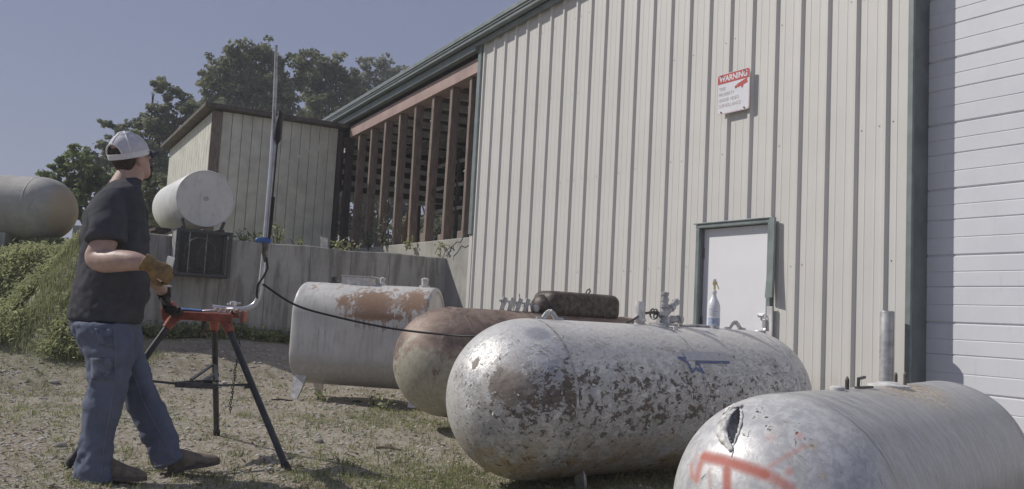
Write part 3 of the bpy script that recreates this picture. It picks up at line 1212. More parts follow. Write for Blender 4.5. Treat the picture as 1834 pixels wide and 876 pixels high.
# leaning boards and bent sheet
for i, (px, py, Y, h, tl, m, lb) in enumerate(((721, 428, 16.6, 1.0, .10, 'board', 'orange timber board leaning inside the open bay beside a brown stud'),
                                               (655, 432, 18.0, 1.3, .06, 'board', 'long reddish board standing behind the leftmost studs of the open bay'),)):
    p = at(px, py, Y)
    mb = MB()
    mb.bar((p.x, p.y, 2.13), (p.x + tl, p.y + .1, 2.13 + h), .10, .03)
    setp(mb.build('timber_board', MT[m], None), lb, 'board')
p = at(579, 441, 12.2)
mb = MB()
mb.add([(p.x - .03, p.y, 1.74), (p.x + .06, p.y + .05, 1.74), (p.x + .04, p.y + .06, 2.0), (p.x - .05, p.y - .02, 2.02), (p.x - .03, p.y + .02, 1.74), (p.x + .06, p.y + .07, 1.74), (p.x + .04, p.y + .08, 2.0), (p.x - .05, p.y, 2.02)],
       [(0, 1, 2, 3), (7, 6, 5, 4), (0, 4, 5, 1), (1, 5, 6, 2), (2, 6, 7, 3), (3, 7, 4, 0)])
setp(mb.build('bent_sheet', MT['whitep'], None), 'small bent white metal sheet standing on the retaining wall top by the shed corner', 'metal sheet')


# ------------------------------------------------------------------ tanks
def shell(name, R, Lc, zc, m, parent, nseg=128, ncyl=50, nh=28, head=1.0, flat_left=False, attr=None, hole=None, dent=0.0):
    rows = []
    for i in range(nh):
        ph = PI / 2 * (1 - i / nh)
        rows.append((-R * head * math.sin(ph), max(R * math.cos(ph), .003)))
    for i in range(ncyl + 1): rows.append((Lc * i / ncyl, R))
    for i in range(1, nh + 1):
        ph = PI / 2 * i / nh
        rows.append((Lc + R * head * math.sin(ph), max(R * math.cos(ph), .003)))
    rows = np.array(rows)
    a = np.arange(nseg) * 2 * PI / nseg
    X = np.repeat(rows[:, 0:1], nseg, 1)
    rr = rows[:, 1:2]
    Y = -np.cos(a)[None] * rr
    Z = np.sin(a)[None] * rr
    Pn = np.stack([X, Y, Z], -1)
    if dent:
        k = 1 + dent * (np.sin(X * 9 + 3 * np.sin(Z * 8)) * np.sin(Y * 11 + 2 * X) + .6 * np.sin(X * 21 + Z * 17))
        Pn = np.stack([X, Y * k, Z * k], -1)
    n = len(rows)
    idx = np.arange(n * nseg).reshape(n, nseg)
    nx = np.roll(idx, -1, 1)
    f = np.stack([idx[:-1], idx[1:], nx[1:], nx[:-1]], -1).reshape(-1, 4)
    flat = Pn.reshape(-1, 3)
    if hole is not None:
        cen = flat[f].mean(1)
        f = f[~hole(cen)]
    at_ = attr(flat) if attr else None
    v = flat + np.array([0, 0, zc])
    return np_mesh(name, v, f, m, parent, smooth=True, attrs=at_)


def seam(R, x, zc, m, parent, w=.012, h=.004, n=96):
    mb = MB()
    for i in range(n):
        pass
    pts = []
    vs, fs = [], []
    for i in range(n):
        a = 2 * PI * i / n
        jit = .0015 * math.sin(i * 2.7)
        for dx, dr in ((-w + jit, .0005), (-w * .5, h), (w * .5, h), (w + jit, .0005)):
            r = R + dr
            vs.append((x + dx, -r * math.cos(a), zc + r * math.sin(a)))
    for i in range(n):
        j = (i + 1) % n
        for k in range(3): fs.append((i * 4 + k, i * 4 + k + 1, j * 4 + k + 1, j * 4 + k))
    mb.add(vs, fs)
    o = mb.build('weld_seam', m, parent, True, None)
    return o


def legs(parent, xs, R, zc, m, spread=.24, wd=.055, zb=-.06):
    for x in xs:
        for sy in (-1, 1):
            mb = MB()
            y0 = sy * spread * .85
            zt = zc - math.sqrt(R * R - y0 * y0) + .03
            mb.bar((x, y0, zt), (x, sy * spread * 1.05, zb), wd, .008, (1, 0, 0))
            mb.bar((x + wd / 2, y0 - sy * .02, zt), (x + wd / 2, sy * spread * 1.05 - sy * .02, zb), .008, .045, (1, 0, 0))
            mb.build('leg', m, parent)


def bumpf(P, c, r):
    return np.exp(-(((P - np.array(c)) / np.array(r)) ** 2).sum(1))


def fnoise(P, s, seed=0):
    return np.array([noise.noise(Vector((p[0] * s + seed, p[1] * s, p[2] * s))) for p in P])


# --- big silver tank
SG = dict(x=.13, y=5.06, zc=.52, R=.475, L=2.03, az=math.radians(36))
sz = -.075
stk = thing('propane_tank', 'large silver propane tank with flaking paint and a blue star in the foreground', 'tank', (SG['x'], SG['y'], sz), SG['az'])
SZ = SG['zc'] - sz


def at_silver(P):
    x, y, z = P.T
    ang = np.degrees(np.arctan2(z, -y))
    sh = sstep(-.15, .15, x)
    peel = .42 + .34 * sstep(.32, .05, np.abs(z - .02)) * (y < .1) * (1 - .45 * sstep(1.0, 1.9, x)) * (.35 + .65 * sstep(-.42, -.10, x))
    peel = peel + .28 * bumpf(P, (-.20, -.42, .05), (.10, .2, .12)) + .2 * bumpf(P, (-.36, -.25, -.05), (.2, .2, .2))
    peel = peel + .10 * bumpf(P, (.55, -.45, .05), (.35, .3, .18)) + .25 * bumpf(P, (-.06, -.45, .02), (.05, .3, .3))
    peel = peel - .22 * sstep(.28, .42, z)
    peel = peel + .15 * sstep(-.1, -.35, z)
    rust = .95 * sstep(-.10, -.38, z) * (1 - .4 * sstep(.8, 1.6, x)) + .5 * bumpf(P, (-.34, -.3, .12), (.15, .15, .12))
    rust = rust + .15
    bare = 1.0 * bumpf(P, (-.345, -.29, .105), (.135, .16, .13)) + .9 * bumpf(P, (-.422, -.068, .207), (.05, .038, .05))
    bare = bare + .35 * bumpf(P, (-.35, -.2, -.19), (.12, .13, .022))
    blue = bumpf(P, (-.13, -.417, .187), (.045, .05, .05)) + .8 * bumpf(P, (-.12, -.25, .40), (.10, .10, .06)) + .6 * bumpf(P, (.1, -.46, .08), (.08, .1, .06))
    blue = sstep(.35, .55, blue)
    return dict(peel=np.clip(peel, 0, 1.2), rust=np.clip(rust, 0, 1), bare=bare, bluegrey=blue)


shell('shell', SG['R'], SG['L'], SZ, MT['peel'], stk, 192, 90, 48, attr=at_silver, dent=.0010)
seam(SG['R'], 0, SZ, MT['seam'], stk, .009, .0016)
seam(SG['R'], 1.06, SZ, MT['seam'], stk, .006, .0010)
seam(SG['R'], SG['L'], SZ, MT['peel'], stk, .011, .0028)
legs(stk, (.26, 1.75), SG['R'], SZ, MT['galv'], .25, .085, -.06)


def lug(parent, x, zt, m, w=.16, h=.06, y=0):
    mb = MB()
    P = [(-w / 2 - .03, .004), (-w / 2 + .02, .006), (-w * .18, h * .75), (0, h), (w * .18, h * .72), (w / 2 - .02, .006), (w / 2 + .03, .004)]
    for (a, za), (b, zb) in zip(P, P[1:]):
        mb.bar((x + a, y, zt + za), (x + b, y, zt + zb), .03, .012, (0, 1, 0))
    return mb.build('lifting_lug', m, parent)


RT = SZ + SG['R']
lug(stk, .155, RT - .006, MT['whitep'], .15, .055)
lug(stk, 1.90, RT - .006, MT['whitep'], .17, .06)
# riser pipe
mb = MB()
mb.lathe([(.034, -.03), (.034, .02), (.046, .021), (.046, .035), (.033, .036), (.033, .15), (.026, .15), (.026, .1)], 20, Matrix.Translation((.92, 0, RT)))
mb.build('riser_pipe', MT['whitep'], stk, True)
mb = MB()
mb.tube([(.80, .0, RT + .004), (.86, -.01, RT + .03), (.9, -.015, RT + .055)], .008, 8)
mb.tube([(.96, -.02, RT + .075), (1.02, -.02, RT + .085), (1.08, -.02, RT + .085)], .009, 8)
mb.build('copper_line', MT['steel'], stk, True)
# valve cluster
mb = MB()
mb.lathe([(.10, -.03), (.10, .018), (.085, .022), (.05, .026), (.045, .06), (.035, .065)], 24, Matrix.Translation((1.15, 0, RT - .006)))
mb.lathe([(.026, .06), (.026, .12), (.032, .122), (.032, .145), (.024, .147), (.024, .165), (.030, .167), (.030, .185), (.022, .187), (.022, .205), (.028, .207), (.028, .225), (.01, .23)], 16, Matrix.Translation((1.155, 0, RT)))
T = Matrix.Translation((1.16, 0, RT + .07)) @ Matrix.Rotation(math.radians(48), 4, 'Y')
mb.lathe([(.022, 0), (.022, .07), (.030, .071), (.030, .10), (.022, .101), (.022, .135), (.027, .136), (.027, .155)], 14, T)
T = Matrix.Translation((1.15, 0, RT + .075)) @ Matrix.Rotation(math.radians(-88), 4, 'Y')
mb.lathe([(.02, 0), (.02, .05), (.012, .052), (.012, .09)], 12, T)
T = Matrix.Translation((1.17, -.03, RT + .03)) @ Matrix.Rotation(math.radians(80), 4, 'Y')
mb.lathe([(.018, 0), (.018, .09), (.03, .092), (.03, .12), (.012, .122)], 12, T)
mb.lathe([(.02, 0), (.02, .05), (.03, .052), (.03, .075), (.01, .08)], 12, Matrix.Translation((1.26, .03, RT - .005)))
vb = mb.build('valve_cluster', MT['galv'], stk, True)
mb = MB()
hw = [(1.055, .036 * math.cos(a), RT + .075 + .036 * math.sin(a)) for a in np.linspace(0, 2 * PI, 17)]
mb.tube(hw, .006, 6, False)
for a in (0, PI / 2):
    mb.bar((1.055, .036 * math.cos(a), RT + .075 + .036 * math.sin(a)), (1.055, -.036 * math.cos(a), RT + .075 - .036 * math.sin(a)), .008, .006)
mb.build('handwheel', MT['black'], vb, True)
mb = MB()
mb.bx(1.09, 1.125, -.155, -.145, SZ + .42, SZ + .475)
mb.bx(1.09, 1.125, -.145, -.105, SZ + .465, SZ + .475)
mb.build('angle_bracket', MT['whitep'], stk, bevel=.002)
mb = MB()
mb.tube([(1.30, -.02, RT + .0), (1.45, -.015, RT + .012), (1.6, 0, RT + .008), (1.66, .02, RT + .014)], .010, 8)
mb.lathe([(.022, 0), (.022, .025), (.012, .03)], 12, Matrix.Translation((1.62, -.04, RT - .006)))
mb.build('gauge_line', MT['galv'], stk, True)


def cyl_pt(s, t, dr=.0012):
    """point on the silver shell: s along the axis, t arc length above the star centre"""
    a = math.radians(31) + t / SG['R']
    r = SG['R'] + dr
    return (s, -r * math.cos(a), SZ + r * math.sin(a))


def stroke(mb, pts, wd, dr=.0062):
    """a flat painted line laid on the shell"""
    for (s0, t0), (s1, t1) in zip(pts, pts[1:]):
        dx, dy = s1 - s0, t1 - t0
        L = math.hypot(dx, dy)
        nx, ny = -dy / L * wd / 2, dx / L * wd / 2
        n = max(2, int(L / .02))
        vs = []
        for i in range(n + 1):
            f = -wd * .3 / L + (1 + wd * .6 / L) * i / n
            s, t = s0 + dx * f, t0 + dy * f
            vs += [cyl_pt(s + nx, t + ny, dr), cyl_pt(s - nx, t - ny, dr)]
        mb.add(vs, [(2 * i, 2 * i + 1, 2 * i + 3, 2 * i + 2) for i in range(n)])


SX, SY = .00236, .00185


def q(px, py): return ((px - 1075) * SX + 1.005, (352 - py) * SY)


mb = MB()
stroke(mb, [q(*p) for p in ((1052, 331), (1026, 330), (1052, 348), (1058, 384), (1076, 369), (1102, 386), (1090, 350))], .013)
mb.build('star_emblem', MT['blue'], stk)
mb = MB()
stroke(mb, [q(1088, 347), q(1222, 346)], .015)
mb.build('stripe', MT['blue'], stk)
mb = MB()
P0, P1 = q(1052, 342), q(1228, 304)
vs = []
for i in range(13):
    s = P0[0] + (P1[0] - P0[0]) * i / 12
    for t in (P0[1] + .004, (P0[1] + P1[1]) / 2, P1[1]): vs.append(cyl_pt(s, t, .0045))
mb.add(vs, [(i * 3 + k, i * 3 + k + 1, i * 3 + k + 4, i * 3 + k + 3)[::-1] for i in range(12) for k in (0, 1)])
mb.build('sticker', MT['sticker'], stk)
# lifting paint flakes: real curls standing off the shell
rf = random.Random(5)
vs, fs = [], []
for _ in range(420):
    s = rf.uniform(-.42, 1.75)
    a = math.radians(rf.gauss(8, 24) if s > 0 else rf.uniform(-40, 60))
    if s < 0:
        yaw = rf.uniform(-.9, .9)
        r0 = math.sqrt(max(SG['R'] ** 2 - s * s, 0))
        n_ = Vector((s, -r0 * math.cos(a), r0 * math.sin(a))).normalized()
        c = n_ * (SG['R'] + .001)
    else:
        n_ = Vector((0, -math.cos(a), math.sin(a)))
        c = Vector((s, 0, 0)) + n_ * (SG['R'] + .001)
    t1 = n_.orthogonal().normalized()
    t1 = Matrix.Rotation(rf.uniform(0, 6.28), 3, n_) @ t1
    t2 = n_.cross(t1)
    L, W_ = rf.uniform(.006, .018), rf.uniform(.003, .008)
    c = c + Vector((0, 0, SZ))
    lift = rf.uniform(.2, .7)
    b = len(vs)
    for i in range(3):
        d = i / 2
        for k in (-1, 1):
            vs.append(tuple(c + t1 * L * d + t2 * k * W_ * (1 - .4 * d) * rf.uniform(.7, 1.2) + n_ * (lift * L * d * d + .0015)))
    fs += [(b, b + 1, b + 3, b + 2), (b + 2, b + 3, b + 5, b + 4)]
o = np_mesh('paint_flakes', vs, fs, MT['flake'], stk)
setp(o, kind='stuff')

# spray bottle standing on the silver tank
bp = FR[stk] @ Vector((1.66, .0, RT - .004))
btl = thing('spray_bottle', 'white spray bottle with yellow nozzle standing on the silver tank before the white door', 'bottle', tuple(bp))
MB().lathe([(.03, 0), (.044, .004), (.046, .012), (.046, .155), (.044, .17), (.036, .192), (.022, .22), (.0165, .236), (.0165, .25)], 24).build('bottle_body', MT['bottle'], btl, True)
mb = MB()
n = 16
vs = []
for j, z in enumerate((.02, .15)):
    for k in range(n):
        a = -2.9 + 2.6 * k / (n - 1)
        vs.append((.0468 * math.cos(a), .0468 * math.sin(a), z))
mb.add(vs, [(k, k + 1, n + k + 1, n + k) for k in range(n - 1)])
mb.build('label', MT['bottle'], btl, True)
mb = MB()
vs = []
for j, z in enumerate((.022, .035, .06, .075)):
    for k in range(n):
        a = -2.75 + 2.3 * k / (n - 1)
        vs.append((.0474 * math.cos(a), .0474 * math.sin(a), z))
mb.add(vs, [(j * n + k, j * n + k + 1, (j + 1) * n + k + 1, (j + 1) * n + k) for j in range(3) for k in range(n - 1)])
for zz in (.095, .108, .121, .134):
    b = [(.0474 * math.cos(a), .0474 * math.sin(a), z) for z in (zz, zz + .004) for a in np.linspace(-2.6, -2.6 + .9 + .7 * math.sin(zz * 90) ** 2, 8)]
    mb.add(b, [(k, k + 1, 8 + k + 1, 8 + k) for k in range(7)])
mb.build('label_print', MT['blabel'], btl, True)
MB().lathe([(.018, .248), (.019, .25), (.019, .272), (.013, .276)], 16).build('collar', MT['bottle'], btl, True)
mb = MB()
mb.lathe([(.011, .274), (.010, .31), (.013, .315), (.013, .335), (.008, .34)], 12)
mb.bx(-.014, .020, -.010, .010, .315, .337)
mb.bar((.02, 0, .315), (.034, 0, .285), .010, .006)
mb.build('nozzle', MT['yellow'], btl, bevel=.002)
MB().bx(-.012, .012, -.0105, .0105, .3375, .356).build('nozzle_cap', MT['bottle'], btl, bevel=.004)

# --- brown rusted tank
BG = dict(x=-.50, y=7.3, zc=.585, R=.47, L=2.0, az=math.radians(34))
btk = thing('propane_tank', 'rusty brown propane tank with olive lower half between cream and silver tanks', 'tank', (BG['x'], BG['y'], 0), BG['az'])


def at_brown(P):
    x, y, z = P.T
    return dict(olive=np.clip(.5 - z * 1.5 - .55 * sstep(-.2, .2, x) + .12 * bumpf(P, (-.4, .1, .2), (.2, .3, .2)), 0, 1.2))


shell('shell', BG['R'], BG['L'], BG['zc'], MT['rustt'], btk, 128, 50, 32, attr=at_brown, dent=.001)
seam(BG['R'], 0, BG['zc'], MT['rustt'], btk)
seam(BG['R'], BG['L'], BG['zc'], MT['rustt'], btk)
legs(btk, (.25, 1.7), BG['R'], BG['zc'], MT['steel'], .24, .055, -.05)
BT = BG['zc'] + BG['R']
mb = MB()
mb.bx(.96, 1.83, -.17, .17, BT - .05, BT + .205)
hd = mb.build('dome_hood', MT['hood'], btk, True, 60, bevel=.085, seg=6)
mb = MB()
mb.ball((.98, 0, BT + .05), .10, .13, .12, 16)
mb.build('hood_hinge', MT['hood'], btk, True)
mb = MB()
mb.tube([(1.43, -.08, BT + .20), (1.445, -.08, BT + .235), (1.475, -.08, BT + .25), (1.485, -.08, BT + .225), (1.46, -.08, BT + .2)], .008, 8)
mb.build('hood_latch', MT['steel'], hd, True)
mb = MB()
for i in range(4):
    x0 = .50 + i * .085
    mb.bar((x0, -.02, BT - .02), (x0 + .05, -.02, BT + .115), .05, .014, (0, 1, 0))
mb.bar((.49, -.01, BT + .085), (.90, -.01, BT + .065), .02, .02)
mb.lathe([(.035, 0), (.035, .04), (.02, .045)], 16, Matrix.Translation((.86, -.04, BT + .03)) @ Matrix.Rotation(PI / 2, 4, 'X'))
mb.lathe([(.03, 0), (.03, .07), (.02, .08)], 16, Matrix.Translation((.80, .02, BT - .01)))
mb.tube([(.72, 0, BT + .1), (.715, 0, BT + .16)], .006, 6)
mb.build('valve_bracket', MT['galv'], btk, bevel=.003)

# --- grey tank, nearest
GG = dict(x=1.08, y=3.20, zc=.345, R=.42, L=2.06, az=math.radians(48))
gzb = -.085
gtk = thing('propane_tank', 'silver grey propane tank with red spray paint and a torn end, nearest at right', 'tank', (GG['x'], GG['y'], gzb), GG['az'])
GZ = GG['zc'] - gzb


def segd(P, pts, wd):
    out = np.zeros(len(P))
    for a, b in zip(pts, pts[1:]):
        a, b = np.array(a), np.array(b)
        ab = b - a
        t = np.clip(((P - a) @ ab) / (ab @ ab), 0, 1)
        d = np.linalg.norm(P - (a + t[:, None] * ab), axis=1)
        out = np.maximum(out, 1 - sstep(wd * .25, wd * 1.3, d))
    return out


GC = np.array((-.262, .088, .305))
e1 = np.array((.173, .059, .126)); e1 /= np.linalg.norm(e1)
gn = GC / np.linalg.norm(GC)
e1 -= gn * (e1 @ gn); e1 /= np.linalg.norm(e1)
e2 = np.cross(gn, e1)


def at_grey(P):
    x, y, z = P.T
    sp = segd(P, [(-.333, .172, .19), (-.37, .054, .191), (-.378, -.02, .185), (-.374, -.085, .172)], .026) * 1.0
    sp = np.maximum(sp, .75 * segd(P, [(-.374, -.085, .172), (-.368, -.128, .157), (-.36, -.16, .14)], .024))
    sp = np.maximum(sp, .8 * segd(P, [(-.333, .172, .19), (-.35, .18, .155), (-.363, .18, .112)], .022))
    sp = np.maximum(sp, .65 * segd(P, [(-.363, .18, .112), (-.345, .212, .118), (-.324, .229, .15)], .018))
    sp = np.maximum(sp, .95 * segd(P, [(-.372, .058, .187), (-.404, .04, .106), (-.415, .03, .02)], .022))
    sp = np.maximum(sp, .45 * segd(P, [(-.365, .125, .15), (-.385, .11, .11), (-.39, .10, .06)], .012))
    sp = np.maximum(sp, .45 * segd(P, [(-.36, -.087, .195), (-.298, -.153, .253), (-.273, -.171, .269)], .012))
    sp = np.maximum(sp, .5 * segd(P, [(-.254, -.145, .301), (-.252, -.146, .302)], .018))
    sp = np.maximum(sp, .55 * segd(P, [(-.343, -.151, .189), (-.342, -.152, .19)], .018))
    sp = np.maximum(sp, .3 * segd(P, [(-.30, -.06, .285), (-.298, -.065, .286)], .022))
    sp = np.maximum(sp, .28 * segd(P, [(-.32, .215, .165), (-.315, .215, .185)], .02))
    peel = sstep(.02, -.12, x) * .95
    chips = bumpf(P, (-.24, .02, .33), (.12, .12, .1)) + .5 * bumpf(P, (-.3, -.2, .2), (.1, .1, .15))
    crust = 1.3 * bumpf(P, (1.22, -.08, .41), (.26, .17, .12)) + .45 * bumpf(P, (.9, -.1, .40), (.3, .1, .1)) + 1.3 * bumpf(P, (-.253, -.194, .274), (.014, .014, .016)) + 1.3 * bumpf(P, (-.289, -.242, .185), (.013, .013, .012))
    return dict(spray=sp, peel=peel, chips=chips, crust=crust)


def torn(c):
    r = c - GC
    a = r @ e1
    b = r @ e2
    return (np.abs(b) < .026 * (1 - (a / .108) ** 2) - .004) & (np.abs(a) < .104) & (np.abs(r @ gn) < .08)


shell('shell', GG['R'], GG['L'], GZ, MT['greyt'], gtk, 256, 70, 90, attr=at_grey, hole=torn, dent=.0018)
seam(GG['R'], 0, GZ, MT['greyt'], gtk, .012, .0012)
seam(GG['R'], GG['L'], GZ, MT['greyt'], gtk, .010, .003)


def gsurf(a, b, h):
    p = GC + e1 * a + e2 * b
    p = p / np.linalg.norm(p) * (GG['R'] + h)
    return (p[0], p[1], p[2] + GZ)


# torn slot: walls folding inwards, and a lip rolled out along its left side
vs, fs = [], []
na, nb2 = 25, 13
for i in range(na):
    a = -.110 + .220 * i / (na - 1)
    w_ = .027 * max(1 - (a / .110) ** 2, 0) + .0015
    for k in range(nb2):
        q_ = -1 + 2 * k / (nb2 - 1)
        dpt = .075 * max(1 - (a / .112) ** 2, 0) ** .7 * max(1 - abs(q_ + .25) ** 1.6, 0) if abs(q_) < 1 else 0
        vs.append(gsurf(a, q_ * w_ * 1.12 + .003 * math.sin(a * 90), .002 - dpt))
for i in range(na - 1):
    for k in range(nb2 - 1): fs.append((i * nb2 + k, i * nb2 + k + 1, (i + 1) * nb2 + k + 1, (i + 1) * nb2 + k))
np_mesh('torn_slot', vs, fs, MT['slot'], gtk, smooth=True)
vs, fs = [], []
for i in range(29):
    a = -.125 + .250 * i / 28
    f_ = max(1 - (a / .126) ** 2, 0)
    w_ = .026 * max(1 - (a / .110) ** 2, 0)
    wob = .004 * math.sin(i * 1.3) + .003 * math.sin(i * 2.9)
    for k in range(9):
        t = k / 8
        off = w_ - .004 + (.046 + wob * .5) * t * (.25 + .75 * f_)
        h = (.011 + wob * .6) * math.sin(PI * (t * .92 + .04)) ** .7 * f_ ** .6 + .001 + .003 * math.sin(k * 2.1 + i * .35) * f_ - .003 * (t > .9)
        vs.append(gsurf(a, off, h))
for i in range(28):
    for k in range(8): fs.append((i * 9 + k, i * 9 + k + 1, i * 9 + k + 10, i * 9 + k + 9))
lipo = np_mesh('torn_lip', vs, fs, MT['lip'], gtk, smooth=True)
md = lipo.modifiers.new('t', 'SOLIDIFY'); md.thickness = .003
mb = MB()
mb.tube([gsurf(a, -.027 * max(1 - (a / .110) ** 2, 0) + .0015 * math.sin(a * 150), .0) for a in np.linspace(-.112, .112, 30)], [.002 + .004 * max(1 - (a / .112) ** 2, 0) for a in np.linspace(-.112, .112, 30)], 8)
mb.tube([gsurf(-.110, 0, .001), gsurf(-.13, -.004, .001), gsurf(-.15, .004, .001), gsurf(-.165, -.003, .001)], [.0015, .002, .0015, .001], 6)
mb.build('slot_edge', MT['lip'], gtk, True)
vs, fs = [], []
for i in range(9):
    t = i / 8
    for k in range(4):
        w_ = (k / 3 - .5) * (.030 - .012 * t)
        vs.append(gsurf(.112 - .030 * t + w_, -.012 + .075 * t, .004 + .016 * math.sin(PI * t) + .004 * math.sin(i * 1.9 + k)))
for i in range(8):
    for k in range(3): fs.append((i * 4 + k, i * 4 + k + 1, i * 4 + k + 5, i * 4 + k + 4))
flo = np_mesh('torn_flap', vs, fs, MT['lip'], gtk, smooth=True)
md = flo.modifiers.new('t', 'SOLIDIFY'); md.thickness = .003
legs(gtk, (.3, 1.75), GG['R'], GZ, MT['steel'], .2, .05, -.04)
GT = GZ + GG['R']
MB().lathe([(.03, -.01), (.03, .012), (.02, .018)], 14, Matrix.Translation((.475, 0, GT))).build('plug', MT['whitep'], gtk, True)
mb = MB()
mb.tube([(.575, 0, GT - .005), (.575, 0, GT + .04), (.585, 0, GT + .05), (.595, 0, GT + .04), (.595, 0, GT - .005)], .006, 8)
mb.build('lifting_eye', MT['steel'], gtk, True)
mb = MB()
mb.bar((.72, 0, GT - .005), (.722, 0, GT + .042), .012, .012)
mb.bar((.716, 0, GT + .042), (.80, 0, GT + .048), .012, .012)
mb.bar((.70, 0, GT + .004), (.86, -.01, GT + .004), .02, .01)
mb.build('bent_bracket', MT['black'], gtk, bevel=.002)
mb = MB()
mb.lathe([(.10, -.04), (.095, .006), (.06, .012), (.04, .02), (.03, .014)], 20, Matrix.Translation((1.12, 0, GT)))
mb.build('valve_flange', MT['whitep'], gtk, True)
for xx in (1.22, 1.36):
    mb = MB()
    mb.tube([(xx, 0, GT - .005), (xx, 0, GT + .05), (xx + .008, 0, GT + .058), (xx + .016, 0, GT + .05), (xx + .016, 0, GT - .005)], .006, 8)
    mb.build('lifting_eye', MT['steel'], gtk, True)
# --- cream oval tank
caz = math.atan2(-.2, .98)
cc_ = Vector((-1.50, 9.12, 0))
ctk = thing('fuel_tank', 'cream oval fuel tank with rust patches on its top edge', 'tank', tuple(cc_), caz)
CL, CW, CH, CB = 1.50, .68, 1.10, .165


def oval(n=40):
    r = CW / 2
    pts = []
    for i in range(n // 2 + 1):
        a = PI * i / (n // 2)
        pts.append((-r * math.cos(a), CB + CH - r + r * math.sin(a)))
    for i in range(6): pts.append((r, CB + CH - r - (CH - 2 * r) * (i + 1) / 7))
    for i in range(n // 2 + 1):
        a = PI * i / (n // 2)
        pts.append((r * math.cos(a), CB + r - r * math.sin(a)))
    for i in range(6): pts.append((-r, CB + r + (CH - 2 * r) * (i + 1) / 7))
    return pts


ov = oval()
no_ = len(ov)
xs = np.concatenate([[-CL / 2, -CL / 2 + .01, -CL / 2 + .03], np.linspace(-CL / 2 + .06, CL / 2 - .06, 44), [CL / 2 - .03, CL / 2 - .01, CL / 2]])
scl = [.955, .99, 1] + [1] * 44 + [1, .99, .955]
cz = CB + CH / 2
vs = np.array([[(x, y * s, cz + (z - cz) * s) for y, z in ov] for x, s in zip(xs, scl)]).reshape(-1, 3)
vs = vs + np.stack([0 * vs[:, 0], .006 * np.sin(vs[:, 0] * 7 + vs[:, 2] * 5), 0 * vs[:, 0]], 1) * (np.abs(vs[:, 0:1]) < .7)
idx = np.arange(len(xs) * no_).reshape(len(xs), no_)
nx = np.roll(idx, -1, 1)
f = np.stack([idx[:-1], nx[:-1], nx[1:], idx[1:]], -1).reshape(-1, 4)
x_, y_, z_ = vs.T
rustm = .95 * bumpf(vs, (.13, -.25, 1.10), (.26, .3, .13)) + .9 * bumpf(vs, (.60, -.25, 1.12), (.16, .35, .15)) + .55 * bumpf(vs, (-.20, -.3, 1.06), (.09, .2, .1)) + .5 * bumpf(vs, (-.28, -.1, 1.22), (.10, .2, .05)) + .45 * bumpf(vs, (.2, -.33, .93), (.45, .1, .03)) + .40 * bumpf(vs, (.3, -.33, .80), (.5, .1, .012)) + .3 * bumpf(vs, (-.6, -.2, 1.2), (.1, .3, .08)) + .42 * bumpf(vs, (.2, -.33, .92), (.5, .12, .14))
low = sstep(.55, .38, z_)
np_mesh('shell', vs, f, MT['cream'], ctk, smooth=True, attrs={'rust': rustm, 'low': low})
for sx in (-1, 1):
    mb = MB()
    e = [(sx * CL / 2, y * .955, cz + (z - cz) * .955) for y, z in ov]
    e2_ = [(sx * (CL / 2 + .002), y * .90, cz + (z - cz) * .92) for y, z in ov]
    e3 = [(sx * (CL / 2 - .012), y * .87, cz + (z - cz) * .90) for y, z in ov]
    mb.loft([e, e2_, e3], False)
    mb.add(e3, [tuple(range(no_)) if sx > 0 else tuple(range(no_ - 1, -1, -1))])
    mb.build('end_plate', MT['cream'], ctk, True, 50)
for sx in (-1, 1):
    for sy in (-1, 1):
        mb = MB()
        xx = sx * (CL / 2 - .10)
        mb.add([(xx - .07, sy * .20, CB + .12), (xx + .09, sy * .20, CB + .10), (xx + .03, sy * .30, .02), (xx - .05, sy * .30, .02),
                (xx - .07, sy * .22, CB + .16), (xx + .09, sy * .22, CB + .14), (xx + .03, sy * .33, .02), (xx - .05, sy * .33, .02)],
               [(0, 1, 2, 3), (7, 6, 5, 4), (0, 4, 5, 1), (1, 5, 6, 2), (2, 6, 7, 3), (3, 7, 4, 0)])
        mb.build('leg', MT['whitep'], ctk)
CT = CB + CH
for xx, r, h, m in ((-.44, .045, .05, 'black'), (.12, .035, .06, 'whitep'), (.60, .045, .075, 'whitep')):
    MB().lathe([(r * 1.25, -.02), (r * 1.25, .02), (r * .8, .022), (r * .8, h), (r * .9, h), (r * .9, h + .02), (r * .3, h + .03)], 14, Matrix.Translation((xx, 0, CT - .005))).build('filler_cap', MT[m], ctk, True)
mb = MB()
mb.bx(-.30, .0, -.10, .12, CT - .02, CT + .075)
mb.build('hatch_box', MT['whitep'], ctk, bevel=.006)
mb = MB()
mb.bx(-.315, .03, -.115, .135, CT + .076, CT + .088)
mb.build('hatch_lid', MT['cream'], ctk)
mb = MB()
mb.tube([(CL / 2 + .01, -.26, .88), (CL / 2 + .03, -.27, .98), (CL / 2 + .06, -.24, 1.03), (CL / 2 + .09, -.16, 1.02), (CL / 2 + .05, -.1, 1.0), (CL / 2 - .005, -.08, 1.0)], .012, 8)
mb.build('hose', MT['rubber'], ctk, True)

# --- white cylinder tank over the wall, its stand and the mesh cabinet
wtz = 1.97
WT = thing('storage_tank', 'white cylindrical tank with round flat end on a stand over the retaining wall', 'tank', tuple(UV(3.712, -.02, wtz)), BROT)
